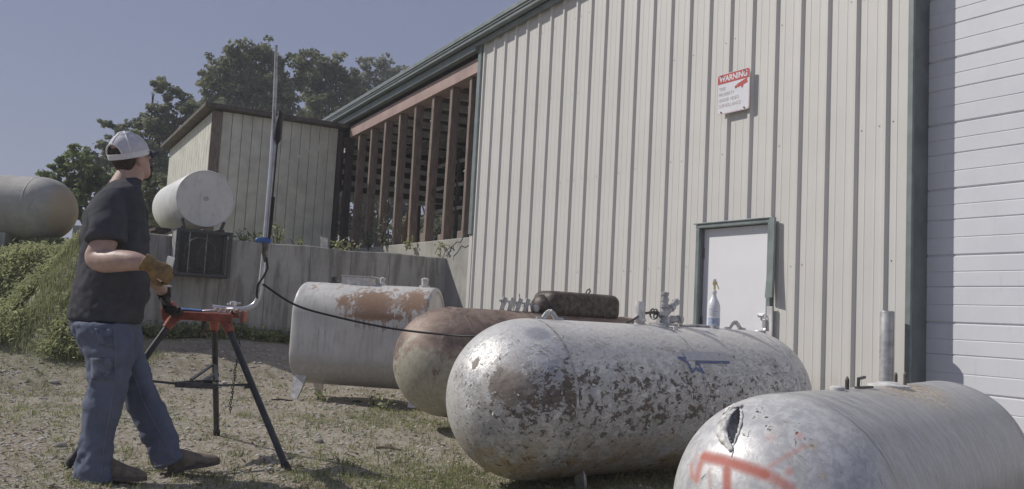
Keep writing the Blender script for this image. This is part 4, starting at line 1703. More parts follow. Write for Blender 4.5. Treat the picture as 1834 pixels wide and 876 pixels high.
# local x = towards viewer (disc faces +x)
mb = MB()
Rw = .385
Tw = Matrix.Translation((0, 0, .39)) @ Matrix.Rotation(PI / 2, 4, 'Y')
mb.lathe([(.01, -1.80), (.25, -1.79), (.36, -1.76), (Rw, -1.72), (Rw, -.012), (Rw - .006, 0)], 64, Tw, False)
sh_ = mb.build('shell', MT['whitet'], WT, True, 40)
mb = MB()
mb.lathe([(Rw - .006, .0005), (Rw - .016, .002), (Rw - .02, -.008), (.06, .004), (.001, .006)], 64, Tw, False)
mb.build('end_plate', MT['whitet'], WT, True, 30)
MB().lathe([(.03, .003), (.03, .016), (.022, .020), (.020, .012), (.001, .012)], 20, Tw, False).build('bung', MT['galv'], WT, True)
mb = MB()
for yy in (-.25, .25):
    mb.bx(-1.7, -.02, yy - .03, yy + .03, -.055, -.005)
    mb.bar((-.05, yy * .95, .0), (-.05, yy * 1.1, .10), .05, .03)
mb.bx(-.10, -.04, -.36, .38, -.075, -.056)
mb.bx(-1.6, -1.54, -.36, .38, -.075, -.056)
mb.build('cradle', MT['black'], WT)
mb = MB()
mb.bx(-1.1, -.2, -.52, -.40, -.10, -.075)
mb.bx(-.85, -.25, -.56, -.36, -.074, -.035)
mb.build('support_plank', MT['darkwood'], WT)

cb = thing('mesh_cabinet', 'dark wire mesh cabinet hung on the retaining wall under the white tank', 'cabinet', tuple(UV(3.75, -.02, 1.31)), BROT)
CWD, CHH, CD = .66, .60, .28
mb = MB()
for yy in (-CWD / 2, CWD / 2):
    for xx in (.0, CD): mb.bx(xx, xx + .03, yy - .02, yy + .02, 0, CHH)
for z in (0, CHH - .035):
    for xx in (0, CD): mb.bx(xx + .001, xx + .029, -CWD / 2 + .021, CWD / 2 - .021, z, z + .035)
    for yy in (-CWD / 2, CWD / 2): mb.bx(.031, CD - .001, yy - .018, yy + .018, z, z + .034)
mb.build('frame', MT['black'], cb)
MB().bx(-.006, -.001, -CWD / 2, CWD / 2, 0, CHH).build('back_panel', MT['black'], cb)
MB().bx(.03, CD - .002, -CWD / 2 - .021, -CWD / 2 - .016, .03, CHH - .03).build('side_panel', MT['galv'], cb)
MB().bx(.0, CD, -CWD / 2, CWD / 2, -.012, -.002).build('floor_panel', MT['black'], cb)
mb = MB()
for k in range(27):
    y = -CWD / 2 + CWD * (k + .5) / 27
    mb.bx(CD + .012, CD + .015, y - .0018, y + .0018, .036, CHH - .036)
for k in range(23):
    z = .04 + (CHH - .08) * (k + .5) / 23
    mb.bx(CD + .0152, CD + .018, -CWD / 2 + .021, CWD / 2 - .021, z - .0018, z + .0018)
setp(mb.build('wire_mesh', MT['black'], cb), kind='stuff')
for y in (-.18, .03):
    MB().bx(CD - .01, CD + .004, y - .005, y + .005, .036, CHH - .036).build('bar', MT['galv'], cb)
mb = MB()
mb.tube([(.15, -.02 + .2 * math.cos(a), .28 + .22 * math.sin(a)) for a in np.linspace(0, 2 * PI, 25)], .014, 8, False)
mb.tube([(.18, .1 + .15 * math.cos(a), .27 + .17 * math.sin(a)) for a in np.linspace(.5, 2 * PI - .3, 20)], .010, 8)
mb.build('hose_coil', MT['steel'], cb, True)

# --- tank on the bank at far left
lt = thing('propane_tank', 'dull grey propane tank with rust stained end lying on the grassy bank at left', 'tank', (-7.52, 13.3, 1.76), PI)


def at_left(P):
    return dict(rust=np.clip(1 - sstep(-.55, -.05, P[:, 0]) + .5 * bumpf(P, (.05, 0, -.3), (.1, .6, .4)), 0, 1))


shell('shell', .52, 2.6, .54, MT['leftt'], lt, 96, 40, 24, attr=at_left)
seam(.52, .05, .54, MT['leftt'], lt)
for xx in (.4, 2.2):
    MB().bx(xx - .1, xx + .1, -.4, .4, -.15, .12).build('saddle', MT['pale'], lt)
blk = MB()
p = at(136, 428, 12.9)
blk.bx(p.x - .07, p.x + .12, p.y, p.y + .5, 1.6, 2.05)
setp(blk.build('concrete_block', MT['pale'], None, bevel=.012), 'pale concrete block at the end of the grey tank on the bank', 'block')

# ------------------------------------------------------------------ pipe stand
A1, A2, A3 = Vector((-2.08, 6.22, 0)), Vector((-1.26, 5.08, 0)), Vector((-2.52, 4.98, 0))
ctr = (A1 + A2 + A3) / 3
ts = thing('pipe_vise_stand', 'orange topped tripod pipe vise stand with dark legs in front of the man', 'stand', tuple(ctr))
TOPZ = .87
hb = Vector((-1.93, 5.38, TOPZ))
tops = [Vector((-1.95, 5.60, TOPZ + .0)), Vector((-1.775, 5.31, TOPZ)), Vector((-2.10, 5.30, TOPZ + .01))]
for A, t in zip((A1, A2, A3), tops):
    A = Vector((A.x, A.y, gz(A.x, A.y)))
    mb = MB()
    mb.tube([A, A + (t - A) * .5, t], .0205, 12)
    lg = mb.build('leg', MT['black'], ts, True, world=True)
    mb = MB()
    mb.tube([A - (t - A).normalized() * .005, A + (t - A).normalized() * .05], .025, 12)
    mb.build('foot_tip', MT['rubber'], lg, True, world=True)
# tray half way up
tz = .50
mids = []
for A, t in zip((A1, A2, A3), tops):
    f_ = tz / t.z
    mids.append(A + (t - A) * f_)
mc = sum(mids, Vector()) / 3 - Vector((0, 0, .045))
mb = MB()
for m_ in mids:
    d = (m_ - mc)
    L_ = mc + d * .22
    mb.bar(L_, m_, .022, .014)
    mb.bar(m_ - d.normalized() * .03 + Vector((0, 0, -.012)), m_ + d.normalized() * .015 + Vector((0, 0, -.012)), .05, .022)
up_ = A1 + (tops[0] - A1) * ((tz + .075) / tops[0].z)
for sg_ in (-1, 1): mb.bar(up_, mc + (mids[0] - mc) * .30 + Vector((sg_ * .085, 0, .01)), .02, .012)
mb.build('brace', MT['black'], ts, world=True)
mb = MB()
pl = [(m_ - mc) for m_ in mids]
tri = []
for k in range(3):
    a, b = pl[k], pl[(k + 1) % 3]
    tri += [a * .36, (a + b) * .20]
Tm = Matrix.Translation(mc)
mb.extrude([(p.x, p.y) for p in tri][::-1], -.008, .006, Tm)
tri2 = [(mc.x + p.x * .98, mc.y + p.y * .98) for p in tri]
for k in range(6):
    a, b = tri2[k], tri2[(k + 1) % 6]
    mb.bar((a[0], a[1], mc.z + .012), (b[0], b[1], mc.z + .012), .006, .03)
mb.build('tool_tray', MT['trayg'], ts, world=True)
mb = MB()
mb.lathe([(.02, .0), (.035, .01), (.038, .03), (.02, .042)], 14, Matrix.Translation(mc + Vector((.03, .05, .008))))
mb.build('tray_knob', MT['black'], ts, True, world=True)
# vise base
BL = Vector((-2.165, 5.33, TOPZ + .03)); BR = Vector((-1.70, 5.33, TOPZ + .005))
ax = (BR - BL).normalized()
mb = MB()
Tz = Matrix.Translation(Vector((-1.93, 5.40, TOPZ)))
mb.extrude([(-.19, -.10), (.20, -.10), (.22, -.03), (.05, .20), (-.05, .20), (-.20, -.02)], .028, .05, Tz)
mb.bx(-.185, .20, -.125, -.10, .0, .055, Tz)
mb.bx(.05, .075, -.08, .15, .0, .04, Tz)
mb.build('vise_base', MT['orange'], ts, bevel=.008, world=True)
for t in tops:
    mb = MB()
    A = (A1, A2, A3)[tops.index(t)]
    d = (A - t).normalized()
    mb.tube([t + d * .075, t + d * .0, t - d * .035], [.028, .034, .045], 14)
    mb.build('leg_socket', MT['orange'], ts, True, world=True)
mb = MB()
mb.extrude([(-.055, -.035), (.04, -.035), (.03, .02), (.0, .09), (-.05, .095), (-.075, .04)], -.035, .035, Matrix.Translation(Vector((-2.115, 5.32, TOPZ + .02))) @ Matrix.Rotation(PI / 2, 4, 'X'))
mb.build('vise_horn', MT['orange'], ts, bevel=.012, world=True)
mb = MB()
mb.bx(.055, .078, -.045, .045, -.025, .045, Matrix.Translation(Vector((-1.745, 5.36, TOPZ + .03))))
mb.bx(-.03, .02, -.035, .035, .02, .06, Matrix.Translation(Vector((-1.745, 5.36, TOPZ + .03))))
mb.build('vise_jaw', MT['orange'], ts, bevel=.008, world=True)
mb = MB()
c0 = Vector((-1.75, 5.33, TOPZ + .055))
for k in range(6):
    a = Vector((-1.83 + k * .018, 5.33, TOPZ + .07 + .02 * math.sin(k)))
    mb.tube([c0 + Vector((.075 * math.cos(k) * .4, 0, .03)), c0 + Vector((.03, -.05, .02 + .004 * k))], .008, 6)
mb.lathe([(.012, -.03), (.012, .05), (.022, .052), (.022, .075), (.01, .08)], 12, Matrix.Translation(c0 + Vector((.0, .02, .0))))
mb.tube([c0 + Vector((-.03, -.01, .06)), c0 + Vector((.04, .04, .068))], .006, 8)
mb.build('clamp_screw', MT['chrome'], ts, True, world=True)
# spring / jaw teeth on the vise bed
mb = MB()
for k in range(4):
    x = -1.86 + k * .035
    mb.tube([(x, 5.30, TOPZ + .052), (x + .014, 5.30, TOPZ + .085), (x + .03, 5.32, TOPZ + .06)], .005, 6)
mb.build('jaw_teeth', MT['whitep'], ts, True, world=True)
mb = MB()
mb.tube([(-1.93, 5.36, TOPZ), (-1.93, 5.36, TOPZ - .09)], .016, 10)
mb.tube([(-2.0, 5.33, TOPZ - .065), (-1.86, 5.38, TOPZ - .065)], .006, 8)
mb.build('ceiling_screw', MT['steel'], ts, True, world=True)
# blue and steel tools lying on the bed
mb = MB()
mb.tube([(-2.07, 5.31, TOPZ + .066), (-1.93, 5.31, TOPZ + .064)], [.016, .013], 10, True, .7)
pw = mb.build('handle', MT['bluetape'], None, True)
pwt = thing('pliers', 'blue handled steel pliers lying on the orange vise stand', 'tool', (-2.0, 5.31, TOPZ + .055))
pw.parent = pwt
pw.location = (2.0, -5.31, -(TOPZ + .055))
mb = MB()
mb.tube([(-1.93, 5.31, TOPZ + .064), (-1.88, 5.30, TOPZ + .068), (-1.84, 5.31, TOPZ + .072)], [.009, .014, .006], 10, True, .6)
mb.build('jaw', MT['chrome'], pwt, True, world=True)
# hanging chain
ch = MB()
cx = Vector((-1.655, 5.28, 0))
for k in range(34):
    z = TOPZ - .005 - k * .0165
    p = Vector((-1.672 - .0009 * k + .003 * math.sin(k), 5.30, z))
    T = Matrix.Translation(p) @ Matrix.Rotation(PI / 2 * (k % 2) + .4, 4, 'Z')
    ring = [T @ Vector((.0065 * math.cos(a), 0, .0115 * math.sin(a))) for a in np.linspace(0, 2 * PI, 9)]
    ch.tube(ring, .0028, 5, False)
chn = ch.build('hanging_chain', MT['black'], ts, True, world=True)

# ------------------------------------------------------------------ bent pipe mast
ms = thing('pipe_mast', 'tall bent steel conduit clamped in the vise with black gear tied to it', 'mast', (-1.70, 5.45, .95))
mp = [Vector(p) for p in ((-1.90, 5.40, .960), (-1.82, 5.42, .953), (-1.73, 5.46, .955), (-1.690, 5.48, .967), (-1.660, 5.5, .992), (-1.640, 5.5, 1.03), (-1.632, 5.5, 1.09), (-1.628, 5.5, 1.195), (-1.625, 5.5, 1.416), (-1.622, 5.5, 1.9), (-1.626, 5.5, 2.15))]
MB().tube(mp, .0165, 14).build('conduit', MT['chrome'], ms, True, world=True)
MB().tube([(-1.626, 5.5, 2.12), (-1.640, 5.5, 2.5), (-1.652, 5.5, 2.73)], [.013, .012, .010], 12).build('upper_rod', MT['galv'], ms, True, world=True)
MB().tube([(-1.600, 5.485, 1.40), (-1.598, 5.485, 1.9), (-1.603, 5.485, 2.14)], .007, 8).build('side_rod', MT['galv'], ms, True, world=True)
mb = MB()
mb.tube([(-1.592, 5.47, 1.42), (-1.588, 5.47, 1.52), (-1.586, 5.47, 1.70)], [.010, .0135, .0135], 12)
mb.build('grip', MT['rubber'], ms, True, world=True)
mb = MB()
mb.tube([(-1.625, 5.49, 1.395), (-1.624, 5.49, 1.43)], .034, 14)
mb.bx(-1.665, -1.575, 5.455, 5.475, 1.397, 1.424)
mb.ball((-1.66, 5.46, 1.41), .018)
mb.build('blue_clamp', MT['bluetape'], ms, True, world=True)
mb = MB()
mb.tube([(-1.617, 5.48, 1.39), (-1.62, 5.475, 1.33), (-1.605, 5.478, 1.27)], [.022, .016, .01], 10)
mb.build('clamp_screw', MT['steel'], ms, True, world=True)
mb = MB()
rg = []
for z, w_, d_ in ((2.065, .014, .012), (2.085, .024, .022), (2.12, .027, .032), (2.17, .025, .034), (2.215, .022, .03), (2.25, .018, .022), (2.27, .008, .012)):
    rg.append([Vector((-1.588 + w_ * math.cos(a) * (1 + .16 * math.sin(3 * a + z * 20)), 5.47 + d_ * math.sin(a), z + .016 * math.cos(2 * a + z * 9) + .01 * math.cos(5 * a))) for a in np.linspace(0, 2 * PI, 19)[:-1]])
mb.loft(rg)
mb.build('black_bag', MT['rubber'], ms, True, world=True)
MB().tube([(-1.585, 5.465, 2.08), (-1.586, 5.466, 1.88), (-1.59, 5.47, 1.7)], .006, 8).build('tie_cord', MT['rubber'], ms, True, world=True)
MB().tube([(-1.60, 5.478, 1.3), (-1.585, 5.47, 1.23), (-1.61, 5.47, 1.17), (-1.645, 5.48, 1.12), (-1.648, 5.48, 1.06), (-1.64, 5.48, 1.03)], .007, 8).build('cord_loop', MT['rubber'], ms, True, world=True)


def spline(pts, n=8):
    pts = [Vector(p) for p in pts]
    out = []
    P = [pts[0]] + pts + [pts[-1]]
    for i in range(1, len(P) - 2):
        for k in range(n):
            t = k / n
            a, b, c, d = P[i - 1], P[i], P[i + 1], P[i + 2]
            out.append(.5 * ((2 * b) + (c - a) * t + (2 * a - 5 * b + 4 * c - d) * t * t + (3 * b - a - 3 * c + d) * t ** 3))
    out.append(pts[-1])
    return out


mb = MB()
mb.tube(spline([(-1.612, 5.49, 1.125), (-1.416, 5.58, 1.002), (-1.172, 5.7, .937), (-.803, 5.8, .876), (-.447, 5.75, .855), (-.20, 5.62, .86), (.02, 5.6, .92)]), .0072, 8)
setp(mb.build('power_cable', MT['rubber'], None, True), 'black cable strung from the bent pipe across to the silver tank', 'cable')

# ------------------------------------------------------------------ person
PB = Vector((-2.2, 4.7, 0))
man = thing('person', 'man in white mesh cap, charcoal t-shirt and blue jeans looking up at the pipe mast', 'person', tuple(PB))


def ring(L, R_, y, Y, dep_, tilt=0.0, n=28, ex=2.3, yl=None):
    """horizontal ring whose outline spans pixel L..R at pixel row y on the plane at depth Y"""
    a, b = at(L, y, Y), at(R_, y if yl is None else yl, Y)
    c = (a + b) / 2
    h = (b - a) / 2
    vw = Vector((c.x, c.y, 0)).normalized()
    out = []
    for k in range(n):
        t = 2 * PI * k / n
        ct, st = math.cos(t), math.sin(t)
        r = (abs(ct) ** ex + abs(st) ** ex) ** (-1 / ex)
        out.append(c + h * (r * ct) + vw * (dep_ * r * st))
    return out


# trousers
mb = MB()
HY = 4.74
mb.loft([ring(133, 250, 552, HY, .17), ring(124, 251, 575, HY, .185), ring(130, 250, 600, HY, .18), ring(146, 246, 632, HY, .15), ring(165, 236, 655, HY, .08)])
NL = [(578, 130, 236, .13), (605, 138, 240, .135), (640, 154, 239, .125), (665, 156, 235, .115), (690, 155, 230, .108), (730, 149, 219, .100), (767, 145, 209, .092), (806, 140, 202, .088), (835, 135, 201, .09), (862, 131, 204, .095)]
mb.loft([ring(l, r, y, 4.62, d) for y, l, r, d in NL])
FL = [(580, 160, 250, .12, 0), (610, 178, 256, .13, 0), (640, 197, 262, .12, 0), (690, 213, 275, .108, -6), (730, 226, 290, .10, -12), (757, 240, 303, .094, -14), (782, 252, 313, .09, -16), (808, 263, 322, .088, -18), (838, 275, 331, .09, -20)]
mb.loft([ring(l, r, y, 4.90, d, yl=y + dy) for y, l, r, d, dy in FL])
co, no, fs = fuse(mb, .011, 5)


def cloth(co, no, amp, sc, seed, extra=None):
    out = co.copy()
    for i in range(len(co)):
        p = co[i]
        q_ = Vector((p[0] * sc[0] + seed, p[1] * sc[1], p[2] * sc[2]))
        w_ = 1 - abs(noise.noise(q_)) * 2.0
        w2 = noise.noise(q_ * 2.3 + Vector((9, 2, 5)))
        a = amp * (extra(p) if extra else 1)
        out[i] = p + no[i] * (a * (w_ * .8 - .3 + .35 * w2))
    return out


def diag(co, no, amp, seed, lo=3.0, hi=15.0):
    out = co.copy()
    for i in range(len(co)):
        p = co[i]
        a, b = (p[0] + p[2]) * .707, (p[2] - p[0]) * .707
        q_ = Vector((a * lo + seed, b * hi, p[1] * 4))
        m_ = max(0, noise.noise(Vector((p[0] * 3.5 + seed, p[1] * 3, p[2] * 3.5))) + .25)
        r_ = 1 - abs(noise.noise(q_)) * 2.4
        out[i] = p + no[i] * (amp * m_ * 1.6 * (r_ - .35))
    return out


def jean_amp(p):
    k = 1.0
    k += 1.3 * math.exp(-((p[2] - .06) / .14) ** 2)
    k += .9 * math.exp(-((p[2] - .47) / .10) ** 2)
    k += .5 * math.exp(-((p[2] - .80) / .10) ** 2)
    return k


co = cloth(co, no, .0080, (7, 6, 9), 3.1, jean_amp)
co = cloth(co, no, .0030, (16, 14, 26), 6.4, jean_amp)
co = diag(co, no, .008, 9.0, 4.0, 17.0)
jn = py_mesh('jeans', co, fs, MT['denim'], man)
from mathutils.bvhtree import BVHTree
bj = BVHTree.FromPolygons([Vector(c) for c in co], fs)


def on_surf(bvh, px, py, off=.003):
    o_ = Vector((0, 0, CAMZ))
    d = (cF * FPX + cR * (px - WPX / 2) - cU * (py - HPX / 2)).normalized()
    h = bvh.ray_cast(o_, d)
    if h[0] is None: return None
    return h[0] + h[1] * off * (1 if h[1].dot(d) < 0 else -1)


def patch(name, m, bvh, quad, parent, nu=8, nv=8, off=.004):
    vs, fs_ = [], []
    (x0, y0), (x1, y1), (x2, y2), (x3, y3) = quad
    for i in range(nu + 1):
        for j in range(nv + 1):
            a, b = i / nu, j / nv
            px = (x0 * (1 - a) + x1 * a) * (1 - b) + (x3 * (1 - a) + x2 * a) * b
            py = (y0 * (1 - a) + y1 * a) * (1 - b) + (y3 * (1 - a) + y2 * a) * b
            p = on_surf(bvh, px, py, off)
            if p is None: return None
            vs.append(p)
    for i in range(nu):
        for j in range(nv):
            k = i * (nv + 1) + j
            fs_.append((k, k + 1, k + nv + 2, k + nv + 1))
    mb = MB()
    mb.v = [tuple(v) for v in vs]
    mb.f = fs_
    o = mb.build(name, m, parent, True, None, world=True)
    md = o.modifiers.new('t', 'SOLIDIFY')
    md.thickness = .005
    return o


denim2 = simple('faded_denim', (.13, .148, .20), .9, 0, .25, 22, .2, 200)
stitch = simple('denim_stitch', (.20, .205, .235), .9, 0, .1, 40)
patch('thigh_pocket', denim2, bj, ((163, 641), (203, 641), (205, 682), (164, 680)), jn)
patch('hip_pocket', denim2, bj, ((170, 588), (200, 590), (203, 622), (178, 618)), jn)


def seamline(bvh, pts, r=.0022, off=.002):
    P = [on_surf(bvh, *p, off) for p in spline([(x, y, 0) for x, y in pts], 8) for p in [(p.x, p.y)]]
    P = [p for p in P if p is not None]
    mb = MB()
    mb.tube(P, r, 5)
    return mb


for pts in (((205, 580), (208, 650), (200, 720), (188, 790), (180, 855)), ((236, 660), (262, 730), (296, 790), (312, 822)), ((162, 643), (203, 643)), ((178, 612), (196, 626), (204, 622)), ((133, 858), (165, 866), (201, 858)), ((278, 836), (305, 828), (327, 816))):
    seamline(bj, pts).build('stitching', stitch, jn, True, world=True)

# boots
def boot(heel, head, pitch, parent, L=.315):
    f_ = Vector((math.cos(head) * math.cos(pitch), math.sin(head) * math.cos(pitch), math.sin(pitch)))
    s_ = Vector((-math.sin(head), math.cos(head), 0))
    u_ = f_.cross(s_)
    k = L / .315
    secs = [(0, .022, .075, .012), (.012, .032, .115, .004), (.05, .038, .125, .0), (.10, .040, .115, .0), (.145, .042, .095, .0), (.19, .047, .078, .0), (.235, .050, .066, .0), (.275, .045, .055, .002), (.30, .032, .042, .006), (.315, .012, .026, .012)]
    rings = []
    for s, w_, h, z0 in secs:
        rr = []
        for i in range(20):
            t = 2 * PI * i / 20
            ct, st = math.cos(t), math.sin(t)
            z = z0 + .020 + (h - .02 - z0) * (st if st > 0 else 0) + (.018 * st if st < 0 else 0)
            rr.append(heel + f_ * s * k + s_ * (w_ * ct * (1 if st > -.2 else .96)) + u_ * z)
        rings.append(rr)
    b = MB().loft(rings).build('boot', MT['boot'], parent, True, 60, world=True)
    mb = MB()
    outl = [(s * k, w_ * 1.10) for s, w_, h, z0 in secs]
    poly = [heel + f_ * s + s_ * w_ for s, w_ in outl] + [heel + f_ * s - s_ * w_ for s, w_ in reversed(outl)]
    n = len(poly)
    top = [p + u_ * .020 for p in poly]
    mb.add(poly + top, [tuple(range(n)), tuple(range(2 * n - 1, n - 1, -1))] + [(i, n + i, n + (i + 1) % n, (i + 1) % n) for i in range(n)])
    mb.add([heel + f_ * a + s_ * w_ + u_ * z for z in (-.014, 0.0) for a, w_ in ((.0, -.034), (.085, -.04), (.085, .04), (.0, .034))], [(3, 2, 1, 0), (4, 5, 6, 7), (0, 1, 5, 4), (1, 2, 6, 5), (2, 3, 7, 6), (3, 0, 4, 7)])
    mb.build('sole', MT['sole'], b, world=True)
    return b


h1 = on_ground(146, 867); boot(Vector((h1.x, 4.62, gz(h1.x, 4.62) + .014)), math.radians(-2), 0, man, .305)
h2 = on_ground(281, 858); boot(Vector((h2.x + .005, 4.88, gz(h2.x, 4.88) + .016)), math.radians(20), math.radians(9), man, .285)

# shirt
mb = MB()
TY = 4.72
mb.loft([ring(200, 250, 322, TY + .02, .085), ring(190, 252, 334, TY, .15), ring(176, 254, 346, TY, .195), ring(161, 256, 360, TY, .215), ring(151, 259, 378, TY, .225), ring(146, 262, 400, TY, .225), ring(143, 265, 432, TY, .22), ring(139, 268, 465, TY, .215), ring(133, 269, 500, TY, .215), ring(126, 266, 538, TY, .215), ring(121, 255, 568, TY, .215, yl=577), ring(122, 252, 572, TY, .21, yl=581)])


def limb(mb, pts, n=18):
    P = [at(x, y, Y) for x, y, Y, r in pts]
    mb.tube(spline(P, 5), [float(v) for v in np.interp(np.linspace(0, len(pts) - 1, (len(pts) - 1) * 5 + 1), range(len(pts)), [p[3] for p in pts])], n)


limb(mb, [(203, 352, 4.58, .065), (197, 372, 4.52, .088), (193, 400, 4.47, .094), (191, 422, 4.44, .098), (190, 434, 4.43, .100)])
limb(mb, [(236, 352, 4.86, .055), (240, 375, 4.92, .068), (243, 410, 4.95, .070), (244, 432, 4.96, .072)])
co, no, fs = fuse(mb, .011, 5)


def shirt_amp(p):
    k = .8 + .9 * math.exp(-((p[2] - .95) / .12) ** 2) + .7 * math.exp(-((p[2] - 1.36) / .1) ** 2)
    return k


co = cloth(co, no, .0085, (6, 6, 9), 8.3, shirt_amp)
co = cloth(co, no, .0028, (17, 15, 24), 2.2, shirt_amp)
co = diag(co, no, .0085, 4.0)
# draped horizontal folds above the waist
sh = py_mesh('t_shirt', co, fs, MT['shirt'], man)
# collar rib
mb = MB()
cr = ring(197, 252, 325, TY + .02, .085)
mb.tube(cr + [cr[0]], .008, 8, False)
mb.build('collar', MT['shirt'], sh, True, world=True)

# body: head, neck and arms in one surface
HC = at(233, 282, 4.72)
hh, hp = math.radians(65), math.radians(21)
hf = Vector((math.cos(hh) * math.cos(hp), math.sin(hh) * math.cos(hp), math.sin(hp)))
hs = Vector((math.sin(hh), -math.cos(hh), 0))             # his right
hu = hs.cross(hf)


def HP(f_, s_, u_): return HC + hf * f_ + hs * s_ + hu * u_


mb = MB()
hr = []
for z, w_, f_, b_ in ((-.135, .030, .080, -.030), (-.120, .048, .096, .010), (-.095, .060, .103, .040), (-.06, .068, .104, .068), (-.02, .074, .103, .088), (.02, .078, .100, .100), (.06, .078, .095, .104), (.095, .068, .080, .09), (.122, .045, .05, .06), (.132, .018, .02, .025)):
    c, h = (f_ - b_) / 2, (f_ + b_) / 2
    rr = []
    for k in range(28):
        t = 2 * PI * k / 28
        ct, st = math.cos(t), math.sin(t)
        e = (abs(ct) ** 2.25 + abs(st) ** 2.25) ** (-1 / 2.25)
        rr.append(HP(c + h * ct * e, w_ * st * e, z))
    hr.append(rr[::-1])
mb.loft(hr)
nb_ = at(222, 336, 4.72)
mb.tube([nb_ - Vector((0, 0, .04)), nb_, HP(-.012, 0, -.08), HP(-.01, 0, -.02)], [.098, .082, .072, .070], 24)
# nose, brow, ears
mb.tube([HP(.098, 0, .03), HP(.115, 0, -.002), HP(.128, 0, -.024), HP(.105, 0, -.032)], [.010, .012, .015, .010], 10)
mb.ball(HP(.092, .03, .035), .022, .014, .012)
mb.ball(HP(.092, -.03, .035), .022, .014, .012)
mb.ball(HP(.10, 0, -.062), .014, .026, .010)
mb.ball(HP(.096, 0, -.105), .018, .022, .018)
RE = Matrix((hf, hs, hu)).transposed().to_4x4()
for sd in (-1, 1):
    mb.ball(HP(-.008, sd * .085, -.012), .022, .012, .036, 14, RE @ Matrix.Rotation(.2, 4, 'Y'))
    mb.ball(HP(-.002, sd * .081, -.036), .010, .008, .012, 10, RE)
# right arm (nearest), bent
limb(mb, [(200, 380, 4.50, .062), (190, 425, 4.44, .066), (180, 448, 4.42, .064), (174, 462, 4.41, .060), (188, 468, 4.38, .060), (214, 467, 4.34, .059), (240, 468, 4.31, .050), (258, 472, 4.30, .038), (265, 474, 4.30, .031)])
# left arm reaching down to the vise
limb(mb, [(243, 400, 4.94, .055), (246, 440, 4.96, .054), (252, 470, 4.98, .052), (266, 490, 5.02, .052), (280, 506, 5.10, .044), (291, 521, 5.18, .034), (296, 530, 5.21, .032)])
co, no, fs = fuse(mb, .0065, 3)
bd = py_mesh('body', co, fs, MT['skin'], man)

# hair below the cap and beard
mb = MB()
hr = []
for z, w_, f_, b_ in ((-.068, .052, -.035, .074), (-.05, .064, -.01, .083), (-.02, .0775, .0, .0925), (.02, .0815, .01, .104), (.06, .082, .012, .109), (.09, .060, .0, .080), (.105, .035, -.01, .05)):
    c, h = (f_ - b_) / 2, (f_ + b_) / 2
    rr = []
    for k in range(28):
        t = 2 * PI * k / 28
        ct, st = math.cos(t), math.sin(t)
        e = (abs(ct) ** 2.25 + abs(st) ** 2.25) ** (-1 / 2.25)
        rr.append(HP(c + h * ct * e, w_ * st * e, z))
    hr.append(rr[::-1])
mb.loft(hr)
co, no, fs = fuse(mb, .008, 3)
py_mesh('hair', co, fs, MT['hair'], man)
mb = MB()
mb.ball(HP(.088, 0, -.120), .030, .036, .030, 14, RE)
mb.ball(HP(.107, 0, -.085), .012, .028, .012, 12, RE)
mb.tube([HP(.102, .03, -.07), HP(.098, .036, -.10)], .010, 8)
co, no, fs = fuse(mb, .006, 2)
py_mesh('beard', co, fs, MT['hair'], man)
# glasses
mb = MB()
for sd in (-1, 1):
    mb.tube([HP(.005, sd * .085, .018), HP(.06, sd * .082, .020), HP(.10, sd * .066, .018)], .0028, 6)
mb.tube([HP(.10, -.066, .018), HP(.118, -.012, .022), HP(.118, .012, .022), HP(.10, .066, .018)], .003, 6)
gl = mb.build('glasses', MT['black'], man, True, world=True)
for sd in (-1, 1):
    mb = MB()
    mb.ball(HP(.106, sd * .042, .004), .003, .026, .017, 12, RE @ Matrix.Rotation(sd * -.35, 4, 'Z'))
    mb.build('lens', MT['glass'], gl, True, world=True)

# cap
CCn = HP(-.006, 0, .030)


def CP(th_, ph, r=1.0):
    """th_: azimuth from the front towards his right, ph: elevation"""
    x = .118 * r * math.cos(ph) * math.cos(th_)
    y = .100 * r * math.cos(ph) * math.sin(th_)
    z = .112 * r * math.sin(ph)
    if x < 0: x *= .98
    return CCn + hf * x + hs * y + hu * (z + (.006 if ph > 1.2 else 0))


def opening(th_, ph):
    d = abs((th_ - PI + PI) % (2 * PI) - PI)
    return d < math.radians(34) and math.radians(2) < ph < math.radians(2) + math.radians(30) * math.sqrt(max(0, 1 - (d / math.radians(34)) ** 2))


nt_, np_ = 96, 30
vs, fs_ = [], []
for j in range(np_ + 1):
    ph = math.radians(-13) + (PI / 2 - math.radians(-13)) * j / np_
    for i in range(nt_):
        vs.append(CP(2 * PI * i / nt_, ph))
for j in range(np_):
    for i in range(nt_):
        a = 2 * PI * (i + .5) / nt_
        ph = math.radians(-13) + (PI / 2 + math.radians(13)) * (j + .5) / np_
        if opening(a, ph): continue
        i2 = (i + 1) % nt_
        fs_.append((j * nt_ + i, (j + 1) * nt_ + i, (j + 1) * nt_ + i2, j * nt_ + i2))
cap = np_mesh('cap', np.array(vs), np.array(fs_), MT['capw'], man, True, True)
md = cap.modifiers.new('t', 'SOLIDIFY'); md.thickness = .003
capseam = simple('cap_band', (.72, .72, .75), .7, 0, .03, 20)
for a in (0, 60, 120, 180, 240, 300):
    mb = MB()
    a0 = math.radians(a)
    lo = 34 if a == 180 else -12
    pts = [CP(a0, math.radians(p), 1.012) for p in np.linspace(lo, 88, 14)]
    mb.tube(pts, .0045, 6, True, .5)
    mb.build('cap_seam', capseam, cap, True, world=True)
mb = MB()
bv = []
for i in range(73):
    a = 2 * PI * i / 72
    for p, r_ in ((-14, 1.0), (-13.5, 1.016), (-4, 1.018), (2, 1.014), (2.5, 1.0)): bv.append(CP(a, math.radians(p), r_))
mb.add(bv, [(i * 5 + k, i * 5 + k + 1, i * 5 + k + 6, i * 5 + k + 5)[::-1] for i in range(72) for k in range(4)])
